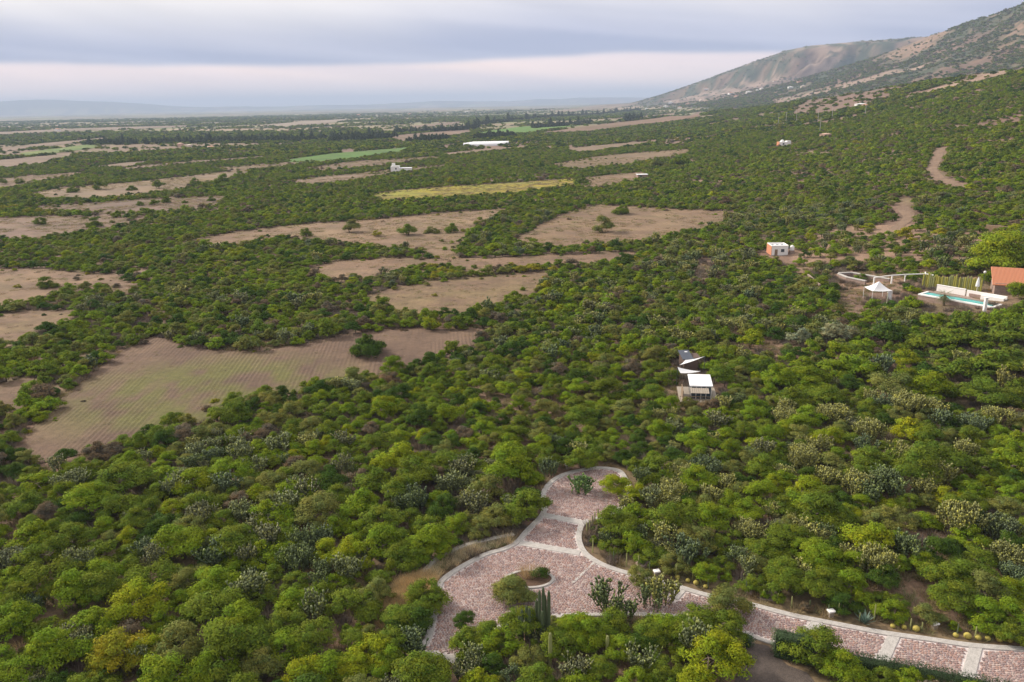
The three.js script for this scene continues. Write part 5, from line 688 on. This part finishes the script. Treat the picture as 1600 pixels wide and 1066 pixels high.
  const st = thing('stone_steps', 'flight of stone steps climbing from the road kerb', 'steps', 23.6, -63.3, -0.3); for (let i = 0; i < 6; i++) part(st, 'step', new RoundedBoxGeometry(1.6, 0.16, 0.5, 2, 0.03), i % 2 ? RK : PED).position.set(0, 0.06 + i * 0.05, -0.55 * i);
}
// ---------------------------------------------------------------- buildings
const box = (w, h, d, r = 0.03) => new RoundedBoxGeometry(w, h, d, 1, Math.min(r, w / 3, h / 3, d / 3));
function slab(parent, name, w, h, d, x, y, z, mat, r) { const m = part(parent, name, box(w, h, d, r), mat); m.position.set(x, y, z); return m; }
const WHITE_WALL = std([0.80, 0.78, 0.76], 0.85, { map: null }), WHITE_SHEET = std([0.82, 0.82, 0.84], 0.55), TIMBER = std([0.42, 0.30, 0.20], 0.85, { map: grit }), GLASS_DARK = std([0.05, 0.07, 0.09], 0.12), TERRACOTTA = std([0.52, 0.22, 0.12], 0.9), PLASTER_PINK = std([0.55, 0.40, 0.34], 0.9, { map: grit }), DARK_ROOF = std([0.05, 0.06, 0.085], 0.4), RUST = std([0.11, 0.07, 0.055], 0.9);
const PALE_TIMBER = std([0.62, 0.54, 0.45], 0.85, { map: grit });
const tent = std([0.86, 0.87, 0.90], 0.8, { transmission: 0.25, thickness: 0 });
{ // cabin: white roof on a timber deck, ribbed awning, shade sails behind
  const [x, z] = SPOTS.cabin, g = thing('cabin', 'small cabin with flat white roof on a timber deck', 'cabin', x + 0.2, z + 1.2, -0.14);
  const deck = new THREE.Group(); deck.name = 'deck'; g.add(deck);
  for (let i = 0; i < 24; i++) slab(deck, 'plank', 5.9, 0.06, 0.26, 0, 0.75, 2.6 - i * 0.285, PALE_TIMBER, 0.01);
  for (const px of [-2.8, 0, 2.8]) for (const pz of [2.5, -0.6, -3.8]) slab(g, 'post', 0.16, 0.8, 0.16, px, 0.32, pz, TIMBER);
  slab(g, 'wall', 3.1, 2.1, 4.2, 0.35, 1.85, -0.9, GLASS_DARK);
  for (const px of [-1.15, -0.4, 0.35, 1.1, 1.85]) slab(g, 'mullion', 0.08, 2.1, 0.08, px, 1.85, 1.24, WHITE_WALL);
  const roof = slab(g, 'roof', 3.5, 0.22, 4.6, 0.35, 3.05, -0.9, WHITE_SHEET, 0.06); roof.rotation.x = 0.06;
  const awning = new THREE.Group(); awning.name = 'awning'; g.add(awning); for (let i = 0; i < 9; i++) { const m = slab(awning, 'slat', 0.28, 0.05, 1.5, -1.2 + i * 0.31, 2.5, 2.25, PALE_TIMBER, 0.01); m.rotation.x = 0.22; }
  slab(g, 'side_wall', 0.12, 1.6, 3.2, -2.4, 1.55, 0.6, TIMBER); slab(g, 'railing', 5.9, 0.07, 0.07, 0, 1.7, 2.72, TIMBER, 0.01);
  for (let i = 0; i < 13; i++) slab(g, 'baluster', 0.05, 0.95, 0.05, -2.88 + i * 0.48, 1.25, 2.72, TIMBER, 0.01);
  const sail = (pts, sag) => { const n = 8, pos = [], idx = []; for (let i = 0; i <= n; i++) for (let j = 0; j <= n - i; j++) { const a = i / n, b = j / n, c = 1 - a - b, k = sag * (a * b + b * c + a * c); pos.push(...[0, 1, 2].map((m) => pts[0][m] * a + pts[1][m] * b + pts[2][m] * c - (m === 1 ? k : 0))); } const at = (i, j) => i * (n + 1) - (i * (i - 1)) / 2 + j; for (let i = 0; i < n; i++) for (let j = 0; j < n - i; j++) { idx.push(at(i, j), at(i + 1, j), at(i, j + 1)); if (j < n - i - 1) idx.push(at(i + 1, j), at(i + 1, j + 1), at(i, j + 1)); } return geometry(pos, idx); };
  const s1 = thing('shade_sail', 'white shade sail stretched right behind the cabin roof', 'sail', x, z - 4.6); part(s1, 'canvas', sail([[-1.7, 3.4, -0.7], [1.9, 2.9, 0.2], [-1.5, 2.9, 0.9]], 0.5), tent); for (const [px, pz, h] of [[-1.7, -0.7, 3.4], [1.9, 0.2, 2.9]]) slab(s1, 'pole', 0.08, h, 0.08, px, h / 2, pz, DARK_ROOF);
  const s2 = thing('shade_sail', 'pointed pale shade sail between the cabin and dark shed', 'sail', x + 1.6, z - 9.2); part(s2, 'canvas', sail([[-2.3, 2.6, 0.6], [-0.9, 2.9, -1.2], [2.4, 3.4, -1.4]], 0.5), tent); for (const [px, pz, h] of [[-2.3, 0.6, 2.6], [2.4, -1.4, 3.4]]) slab(s2, 'pole', 0.08, h, 0.08, px, h / 2, pz, DARK_ROOF);
  const [sx, sz] = SPOTS.darkRoof, sh = thing('shed', 'dark shed with blue-black sloping roof behind the cabin', 'shed', sx - 0.2, sz, 0.05); slab(sh, 'wall', 2.5, 2.0, 3.4, 0.6, 1.0, 0, RUST); const r = slab(sh, 'roof', 1.9, 0.12, 3.6, 0, 2.45, 0.1, DARK_ROOF); r.rotation.x = 0.16; slab(sh, 'lean_to', 1.4, 0.1, 2.8, 1.7, 2.2, 0, RUST); slab(sh, 'rooflight', 0.5, 0.05, 0.3, 0.3, 2.68, -0.9, WHITE_SHEET, 0.01).rotation.x = 0.16;
}
{ // flat-roofed white house with an orange side wall
  const [x, z] = SPOTS.smallHouse, g = thing('flat_roofed_house', 'small white house with parapet roof and orange side wall', 'house', x, z - 1.5, -0.06); g.scale.setScalar(0.88);
  slab(g, 'wall', 5.4, 2.9, 6, 0, 1.4, 0, WHITE_WALL); slab(g, 'side_wall', 0.14, 3.1, 6.02, -2.76, 1.5, 0, TERRACOTTA); slab(g, 'roof', 5.0, 0.1, 5.6, 0.02, 2.88, 0, WHITE_SHEET);
  for (const [w, d, px, pz] of [[5.5, 0.2, 0, -2.95], [5.5, 0.2, 0, 2.95], [0.2, 5.7, 2.7, 0], [0.2, 5.7, -2.6, 0]]) slab(g, 'parapet', w, 0.42, d, px, 3.1, pz, WHITE_WALL);
  for (const px of [-1.6, 0, 1.6]) slab(g, 'skylight', 0.9, 0.12, 0.7, px, 2.99, -0.8, GLASS_DARK); slab(g, 'window', 1.1, 1.0, 0.06, 0.9, 1.6, 3.03, GLASS_DARK); slab(g, 'door', 0.95, 2.0, 0.06, -1.2, 1.0, 3.03, TIMBER);
  const t = thing('water_tank', 'white round water tank beside the white parapet house', 'tank', x + 4.0, z - 0.6); part(t, 'tank', new THREE.LatheGeometry([[0, 0], [0.6, 0], [0.65, 0.1], [0.65, 1.1], [0.5, 1.35], [0.2, 1.45], [0.2, 1.55], [0, 1.55]].map((p) => new THREE.Vector2(...p)), 24), WHITE_WALL).position.y = 0.9; slab(t, 'stand', 1.3, 0.95, 1.3, 0, 0.45, 0, PLASTER_PINK);
}
{ // terrace walls, pergola and tent
  const P = SPOTS.pergolaA, g = thing('terrace', 'white coped terrace walls round a small garden', 'terrace', P[0], P[1]);
  const seg = (pts, h, name) => { part(g, name, ribbon(pts, 0.5, 0, h, false, false), PLASTER_PINK); part(g, 'coping', ribbon(pts, 0.75, h, h + 0.22, false, false), CONCRETE); };
  seg([[3.2, 9], [0.6, 4.2], [0.2, 0.2]], 1.3, 'wall'); seg([[0.2, 0.2], [3.6, 0.0], [5.2, 2.2], [9.4, 8.2]], 1.5, 'wall');
  const p = thing('pergola', 'white pergola beams on posts beside the white tent', 'pergola', P[0] + 3, P[1] + 12);
  for (const [a, b] of [[[0.8, 0], [6, -2]], [[6, -2], [9.5, -2.6]], [[9.5, -2.6], [14.4, -3.0]], [[14.4, -3.0], [15.6, -1.4]], [[14.4, -3.0], [15.4, -4.8]]]) { const dx = b[0] - a[0], dz = b[1] - a[1], m = slab(p, 'beam', Math.hypot(dx, dz) + 0.1, 0.22, 0.28, (a[0] + b[0]) / 2, 2.7, (a[1] + b[1]) / 2, WHITE_WALL); m.rotation.y = Math.atan2(-dz, dx); }
  for (const [a, b] of [[0.8, 0], [6, -2], [9.5, -2.6], [14.4, -3]]) slab(p, 'post', 0.3, 2.7, 0.3, a, 1.35, b, WHITE_WALL);
  const [x, z] = SPOTS.tentTop, t = thing('canopy_tent', 'white pyramid canopy tent on the terrace', 'tent', x, z);
  const pos = [], idx = [], n = 6, apex = [0, 4.3, 0], cor = [[-2.2, 2.6, 2.2], [2.2, 2.6, 2.2], [2.2, 2.6, -2.2], [-2.2, 2.6, -2.2]];
  for (let s = 0; s < 4; s++) { const A = cor[s], B = cor[(s + 1) % 4], base = pos.length / 3; for (let i = 0; i <= n; i++) for (let j = 0; j <= n; j++) { const u = i / n, v = j / n, e = A.map((q, k) => lerp(q, B[k], v)), c = Math.pow(u, 1.5); pos.push(lerp(e[0], 0, u), lerp(e[1], apex[1], c) - 0.15 * Math.sin(v * Math.PI) * (1 - u), lerp(e[2], 0, u)); } for (let i = 0; i < n; i++) for (let j = 0; j < n; j++) { const a = base + i * (n + 1) + j; idx.push(a, a + 1, a + n + 2, a, a + n + 2, a + n + 1); } }
  part(t, 'canopy', geometry(pos, idx), tent); for (const c of cor) slab(t, 'pole', 0.09, 2.6, 0.09, c[0], 1.3, c[2], WHITE_WALL); slab(t, 'side_curtain', 0.05, 2.2, 1.6, 2.1, 1.5, 1.3, tent);
  const [lx, lz] = SPOTS.tentPole, lp = thing('lamp_post', 'slim pale post standing in front of the white tent', 'post', lx, lz); part(lp, 'shaft', new THREE.CylinderGeometry(0.06, 0.08, 4.2, 10), std([0.5, 0.5, 0.35], 0.7)).position.y = 2.1; part(lp, 'cap', new THREE.SphereGeometry(0.12, 12, 8), WHITE_WALL).position.y = 4.25;
  const [ax, az] = SPOTS.smallWallA, [bx, bz] = SPOTS.smallWallB, w = thing('boundary_wall', 'sloping pink wall with pale top left of the terrace', 'wall', ax, az); part(w, 'wall', ribbon([[0, 0], [bx - ax, bz - az]], 0.35, -0.2, 1.5, false, false), PLASTER_PINK); part(w, 'coping', ribbon([[0, 0], [bx - ax, bz - az]], 0.5, 1.5, 1.62, false, false), PLASTER_PINK);
}
{ // pool terrace
  const A = SPOTS.poolL, B = SPOTS.poolR, L = Math.hypot(B[0] - A[0], B[1] - A[1]), turn = Math.atan2(-(B[1] - A[1]), B[0] - A[0]), y0 = 0.7;
  const g = thing('swimming_pool', 'turquoise swimming pool on a pink walled terrace', 'pool', A[0], A[1], turn);
  const W = L + 2.4;
  slab(g, 'front_wall', W, 3.0, 0.4, W / 2 - 0.6, y0 - 0.9, 0.4, PLASTER_PINK); slab(g, 'pool_edge', W, 0.28, 0.7, W / 2 - 0.6, y0 + 0.74, 0.35, WHITE_WALL);
  slab(g, 'terrace_slab', W, 2.6, 7.4, W / 2 - 0.6, y0 - 0.95, -3.5, PLASTER_PINK);
  const water = std([0.05, 0.42, 0.42], 0.06); slab(g, 'pool_floor', W - 1.0, 0.06, 3.2, W / 2 - 0.6, y0 + 0.42, -1.6, std([0.12, 0.5, 0.52], 0.7)); const ws = part(g, 'water', new THREE.PlaneGeometry(W - 1.0, 3.2, 40, 10).rotateX(-Math.PI / 2), std([0.10, 0.50, 0.50], 0.08)); ws.position.set(W / 2 - 0.6, y0 + 0.66, -1.6);
  { const p = ws.geometry.attributes.position; for (let i = 0; i < p.count; i++) p.setY(i, (fbm(p.getX(i) * 1.3, p.getZ(i) * 1.3, 2) - 0.5) * 0.04); ws.geometry.computeVertexNormals(); }
  slab(g, 'pool_edge', W, 0.28, 0.6, W / 2 - 0.6, y0 + 0.74, -3.45, PLASTER_PINK); slab(g, 'pool_edge', 0.5, 0.28, 3.4, -0.35, y0 + 0.74, -1.6, WHITE_WALL); slab(g, 'pool_edge', 0.5, 0.28, 3.4, W - 0.85, y0 + 0.74, -1.6, WHITE_WALL);
  const wl = thing('white_wall', 'white wall behind the left half of the pool', 'wall', A[0], A[1], turn); slab(wl, 'wall', 6.2, 1.5, 0.35, 2.6, y0 + 0.95, -7.4, WHITE_WALL); slab(wl, 'coping', 6.3, 0.12, 0.5, 2.6, y0 + 1.76, -7.4, WHITE_WALL);
  const wr = thing('white_wall', 'long white wall with recess behind the right half of the pool', 'wall', A[0], A[1], turn); slab(wr, 'wall', 8.2, 1.5, 0.35, 10.2, y0 + 1.0, -7.2, WHITE_WALL); slab(wr, 'bench', 4.6, 1.2, 0.9, 11.8, y0 + 0.8, -6.4, WHITE_WALL); slab(wr, 'recess', 2.6, 0.7, 0.3, 8.0, y0 + 0.8, -7.0, PLASTER_PINK);
  const [px, pz] = SPOTS.parasol, pa = thing('parasol', 'closed white parasol by the pool wall', 'parasol', px, pz + 1.2, 0, null, 1.2); part(pa, 'canopy', new THREE.LatheGeometry([[0.02, 3.2], [0.12, 3.0], [0.3, 2.2], [0.42, 1.2], [0.3, 1.1], [0.05, 1.1]].map((q) => new THREE.Vector2(...q)), 16), tent); part(pa, 'pole', new THREE.CylinderGeometry(0.04, 0.04, 3.4, 8), WHITE_WALL).position.y = 1.6;
  const [ox, oz] = SPOTS.post, po = thing('gate_post', 'thick white post at the right end of the pool', 'post', ox, oz); slab(po, 'shaft', 0.55, 3.0, 0.55, 0, 1.5, 0, WHITE_WALL); slab(po, 'cap', 0.75, 0.15, 0.75, 0, 3.05, 0, WHITE_WALL);
  const [qx, qz] = SPOTS.lamp, lamp = thing('globe_lamp', 'white globe lamp left of the orange house', 'lamp', qx, qz); part(lamp, 'shaft', new THREE.CylinderGeometry(0.05, 0.06, 3, 8), DARK_ROOF).position.y = 1.5; part(lamp, 'globe', new THREE.SphereGeometry(0.3, 16, 12), WHITE_WALL).position.y = 3.2;
  // screen of yellow-green columns behind the pool
  const a = SPOTS.cactusRowL, b = SPOTS.cactusRowR, R = rng(44), N = 34, stems = [0, 1, 2, 3].map((i) => column(3.1, 0.2, i + 5));
  for (let i = 0; i < N; i++) { const t = i / (N - 1), cx = lerp(a[0], b[0], t), cz = lerp(a[1], b[1], t), c = thing('column_cactus', 'yellow-green column cactus, ' + nth(i) + 'from the left in the screen behind the pool', 'cactus', cx, cz + (R() - 0.5) * 0.3, R() * 6, 'column cactus screen behind the pool'); part(c, 'stem', stems[i % 4], R() < 0.6 ? CACTUS_YELLOW : CACTUS_PALE); c.scale.set(1, 0.9 + R() * 0.3, 1); }
  // fan palm before the pool
  const [fx, fz] = SPOTS.palm, palm = thing('fan_palm', 'small fan palm in front of the pool', 'palm', fx, fz); part(palm, 'trunk', limb([[0, -0.2, 0], [0.05, 1.2, 0], [0, 2.4, 0.05]], 0.32, 0.24, 9), std([0.15, 0.11, 0.07], 0.95));
  const frond = (() => { const pos = [], idx = []; for (let k = -5; k <= 5; k++) { const t = k * 0.2, bi = pos.length / 3; pos.push(-0.02, 0, 0.5, 0.02, 0, 0.5, Math.sin(t) * 1.25, -0.25 - 0.25 * Math.abs(t), 0.5 + Math.cos(t) * 1.15); idx.push(bi, bi + 1, bi + 2); } pos.push(-0.025, 0, 0, 0.025, 0, 0, 0, 0.02, 0.55); const e = pos.length / 3; idx.push(e - 3, e - 2, e - 1); return geometry(pos, idx); })(), FR = std([0.12, 0.135, 0.03], 0.7, { transmission: 0.25, thickness: 0 });
  for (let i = 0; i < 34; i++) { const m = part(palm, 'frond', frond, FR); m.rotation.order = 'YXZ'; m.rotation.y = i * 2.4; m.rotation.x = 0.95 - (i / 34) * 1.75; m.position.y = 2.45; m.scale.setScalar(1.5); }
  // orange house
  const [hx, hz] = SPOTS.houseL, H = thing('orange_house', 'house with terracotta tiled roof at the right edge', 'house', hx + 4.6, hz - 1.5, -0.42);
  slab(H, 'wall', 9, 2.6, 6, 0, 0.6, -0.4, PLASTER_PINK); const roof = slab(H, 'roof', 10, 0.2, 6.8, 0, 2.9, -0.2, TERRACOTTA); roof.rotation.x = 0.42;
  for (let i = 0; i < 40; i++) slab(roof, 'tile_row', 0.13, 0.1, 6.8, -4.9 + i * 0.25, 0.12, 0, TERRACOTTA, 0.03);
  slab(H, 'chimney', 0.7, 1.3, 0.7, 2.6, 3.6, 0.8, WHITE_WALL); slab(H, 'window', 1.2, 1.2, 0.1, 1.2, 0.9, 2.62, GLASS_DARK); slab(H, 'window_frame', 1.5, 1.5, 0.06, 1.2, 0.9, 2.6, WHITE_WALL);
  const V = thing('climbing_vine', 'thick green vine below the orange wall at the right edge', 'vine', hx + 3.2, hz + 4.2), VP = []; for (let i = 0; i < 40; i++) VP.push([(R() - 0.5) * 7, R() * 2.8, (R() - 0.5) * 1.6, 0.7, 0.9]); part(V, 'foliage', leafCrown(930, VP, 6500, 0.3), LEAF[1]); part(V, 'stem', limb([[0, -0.2, 0], [0.4, 1.2, 0], [0.2, 2.6, 0]], 0.12, 0.05), BARK);
  const [tx, tz] = SPOTS.bigTree, bt = thornTree(950, 6.6, 10.5, 120), big = thing('broad_tree', 'largest bright green tree, behind the orange house', 'tree', tx + 1.5, tz - 1, 0, null, -1.2); big.scale.setScalar(1.22); part(big, 'crown', leafCrown(951, [...bt.puffs, ...bt.puffs.map(([x, y, z, r, f]) => [x * 1.05, y - 2.6, z * 1.05, r, f])], 26000, 0.42), leafMat([0.25, 0.31, 0.02])); part(big, 'trunk', bt.trunk, BARK);
  // hillside walls
  const [wx, wz] = SPOTS.hillWall, [vx, vz] = SPOTS.hillWallR, hw = thing('hillside_wall', 'pale stone wall on the slope above the orange house', 'wall', wx, wz); part(hw, 'wall', ribbon([[0, 0], [(vx - wx) * 0.5, (vz - wz) * 0.5], [vx - wx + 6, vz - wz - 5]], 0.6, -1.5, 2.0, false, false), std([0.5, 0.34, 0.22], 0.95, { map: grit }));
}
// ---------------------------------------------------------------- far buildings
{
  const far = (k, label, name, w, h, d, fn, turn = 0) => { const [x, z] = SPOTS[k], g = thing(name, label, 'house', x, z, turn); slab(g, 'wall', w, h, d, 0, h / 2 - 0.2, 0, WHITE_WALL, 0.1); fn(g); return g; };
  far('farHouseA', 'small white domed house with orange wall on the hillside', 'domed_house', 6, 3.2, 6, (g) => { slab(g, 'side_wall', 0.2, 3.2, 6.05, -3.05, 1.5, 0, TERRACOTTA); const d = part(g, 'dome', new THREE.SphereGeometry(1.6, 16, 8, 0, 6.2832, 0, 1.5708), WHITE_WALL); d.position.y = 3; slab(g, 'wing', 3, 3.8, 4, 4.4, 1.8, 0, WHITE_WALL); slab(g, 'window', 1.2, 1.2, 0.1, 0, 1.6, 3.04, GLASS_DARK); });
  far('farHouseB', 'white ranch house with long low wing in mid valley', 'ranch_house', 6, 4.2, 6, (g) => { slab(g, 'wing', 9, 2.6, 5, 7.4, 1.1, 0, WHITE_WALL); slab(g, 'tower', 2.2, 6, 2.2, -1.2, 2.8, 0, WHITE_WALL); slab(g, 'window', 1, 1.2, 0.1, 0.8, 2.2, 3.04, GLASS_DARK); slab(g, 'door', 1.1, 2.1, 0.1, 6, 1.0, 2.54, TIMBER); slab(g, 'roof', 9.3, 0.3, 5.4, 7.4, 2.5, 0, WHITE_SHEET); });
  const [gx, gz] = SPOTS.greenhouse, gh = thing('greenhouse', 'group of white plastic greenhouse vaults far in the valley', 'greenhouse', gx, gz); const arch = (() => { const pos = [], idx = [], n = 12; for (let e = 0; e < 2; e++) for (let k = 0; k <= n; k++) { const a = (k / n) * Math.PI; pos.push(e ? 21 : -21, 1.4 + Math.sin(a) * 2.2, Math.cos(a) * 4.6); } for (let k = 0; k < n; k++) idx.push(k, k + n + 1, k + n + 2, k, k + n + 2, k + 1); for (let e = 0; e < 2; e++) for (let k = 1; k < n; k++) idx.push(e * (n + 1), e * (n + 1) + k, e * (n + 1) + k + 1); return geometry(pos, idx); })();
  for (let i = 0; i < 4; i++) { part(gh, 'vault', arch, WHITE_SHEET).position.set(-3 + i * 3, 0, 12 - i * 9.4); slab(gh, 'side_wall', 42, 1.8, 0.2, -3 + i * 3, 0.6, 16.6 - i * 9.4, WHITE_SHEET); }
  const [sx, sz] = SPOTS.shed, s = thing('barn', 'small barn with flat white roof beside the tan field', 'barn', sx, sz); slab(s, 'wall', 6, 2.2, 4.5, 0, 0.9, 0, PLASTER_PINK); slab(s, 'roof', 7, 0.2, 5.4, 0, 2.2, 0, WHITE_SHEET); slab(s, 'door', 1.6, 1.8, 0.1, -1, 0.8, 2.28, DARK_ROOF);
  const R = rng(66), cols = [WHITE_WALL, WHITE_WALL, std([0.6, 0.5, 0.42], 0.9), std([0.55, 0.36, 0.28], 0.9)];
  PLACE.houses.forEach(([x, z], i) => { const D = Math.hypot(x, z), k = clamp(D / 2200, 0.8, 2.2), w = (6 + R() * 8) * k, h = (3 + R() * 2.5) * Math.min(k, 1.6), d = (6 + R() * 4) * k, where = x > 700 ? 'on the foot of the flat topped mountain' : x > 180 ? 'at the foot of the near mountain' : 'out on the hazy plain', g = thing('distant_house', 'tiny pale house ' + where + ', ' + (OR[i % 20] || 'first ') + (i >= 20 ? 'of the farther ones' : 'of the village row'), 'house', x, z, R() * 1.2 - 0.6, 'tiny far houses'); slab(g, 'wall', w, h, d, 0, h / 2 - 0.3, 0, cols[i % 4], 0.1); const r = part(g, 'roof', new THREE.CylinderGeometry(0.05, d * 0.78, h * 0.35, 4, 1).rotateY(Math.PI / 4), i % 3 ? cols[i % 4] : TERRACOTTA); r.scale.set(w / d, 1, 1); r.position.y = h * 1.1 - 0.3; });
}
// ---------------------------------------------------------------- lone trees and conifer belts in the valley
{
  const words = ['edge of', 'inside'];
  const LBL = ['big round dark tree alone on the edge of the ploughed field', 'round tree in the mauve field at left', 'smaller round tree near the left edge of the mauve field', 'flat crowned tree at the left of the tan pasture', 'middle olive tree in the tan pasture', 'round dark tree right of the olive one in the tan pasture', 'dark low tree left of the middle olive tree', 'tree standing in the bowl shaped tan field', 'tree at the far edge of the bowl shaped field', 'umbrella tree beside the hedge between the two tan fields', 'golden small bush in the tan pasture', 'tree on the upper left edge of the tan pasture', 'umbrella tree at the corner of the ploughed field', 'thin tree in the sandy clearing at left', 'largest tree of the broken row in the pale field', 'tree left of centre in the broken row', 'tree third from right in the broken row', 'tree second from right in the broken row', 'tree at the right end of the broken row', 'tree second from left in the broken row', 'leftmost tree of the broken row in the pale field', 'first small tree in the long brown field', 'second small tree in the long brown field', 'third small tree in the long brown field', 'fourth small tree in the long brown field', 'last small tree in the long brown field', 'right tree of the pair in the brown field far left', 'left tree of the pair in the brown field far left', 'dark bushy tree at the end of the yellow strip', 'tall olive tree beside the small barn', 'dark tree right of the small barn', 'golden tree at the yellow strip', 'dark tree in the tan end of the yellow strip', 'tiny golden shrub in the sandy clearing', 'tiny shrub on the thin bare strip'];
  PLACE.lone.forEach(([x, z, w, tone], i) => { const s = clamp(w / 5, 0.4, 2.6), V = TREE_V[i % TREE_V.length], g = thing('field_tree', LBL[i], 'tree', x, z, i * 1.7, 'lone trees in the valley fields'); g.scale.set(s, s * (i === 0 ? 1.25 : 1.15), s); g.position.y -= 0.55 * s; part(g, 'crown', i < 14 ? V.near : V.mid, LEAF[tone === 3 && i ? 2 : tone]); part(g, 'trunk', V.trunk, BARK); });
  // dark conifers and eucalyptus in belts
  const cone = (seed, h, r) => { const R = rng(seed), p = []; for (let i = 0; i < 12; i++) { const t = i / 11; p.push([(R() - 0.5) * r * 0.5, h * (0.14 + 0.8 * t), (R() - 0.5) * r * 0.5, r * (1 - t * 0.72) * (0.75 + 0.3 * R()), 1.3]); } return leafCrown(seed, p, 420, h * 0.13, { warm: 0.05 }); };
  const CV = [cone(1, 11, 3.2), cone(2, 9, 4.2), cone(3, 12, 3.0)], DARK = leafMat([0.06, 0.082, 0.045]), TR = limb([[0, -0.5, 0], [0, 3, 0]], 0.35, 0.25), R = rng(99), beltName = { belt_a: 'the long dark belt at left', belt_b: 'the belt beside the far brown field', belt_c: 'the clump above the greenhouses', belt_d: 'the short row left of the greenhouses', belt_e: 'the row above the green field', belt_f: 'the belt above the green meadow', belt_g: 'the row below the green meadow', belt_h: 'the clump ending the red field' }, nT = { belt_a: 46, belt_b: 16, belt_c: 12, belt_d: 9, belt_e: 14, belt_f: 34, belt_g: 12, belt_h: 8 };
  for (const [k, line] of Object.entries(PLACE.rows)) { const pts = curve(line, 4), n = nT[k]; for (let i = 0; i < n; i++) { const [x0, z0] = pts[Math.floor(((i + R() * 0.6) / n) * (pts.length - 1))], x = x0 + (R() - 0.5) * 14, z = z0 + (R() - 0.5) * 40, D = Math.hypot(x, z), s = clamp(D / 1300, 0.8, 1.5) * (0.7 + R() * 0.6), g = thing('conifer', 'dark tall tree, ' + nth(i) + 'from the left in ' + beltName[k], 'tree', x, z, R() * 6, 'dark tree belts on the plain'); g.scale.set(s * 1.1, s, s * 1.1); part(g, 'crown', CV[Math.floor(R() * 3)], DARK); part(g, 'trunk', TR, BARK); } }
}
for (let i = 1; i <= 7; i++) { // power poles crossing the slope
  const [x, z] = SPOTS['pole' + i], g = thing('utility_pole', 'pale power pole, ' + (OR[i - 1] || 'first ') + 'in the line across the far slope', 'pole', x, z, 0.3, 'power poles on the far slope'); part(g, 'shaft', new THREE.CylinderGeometry(0.16, 0.22, 12, 8), CONCRETE).position.y = 6; slab(g, 'crossarm', 2.6, 0.2, 0.2, 0, 11.2, 0, CONCRETE);
}
scene.fog = new THREE.FogExp2(new THREE.Color(0.62, 0.76, 1.0), 0.00011);
renderer.render(scene, camera);
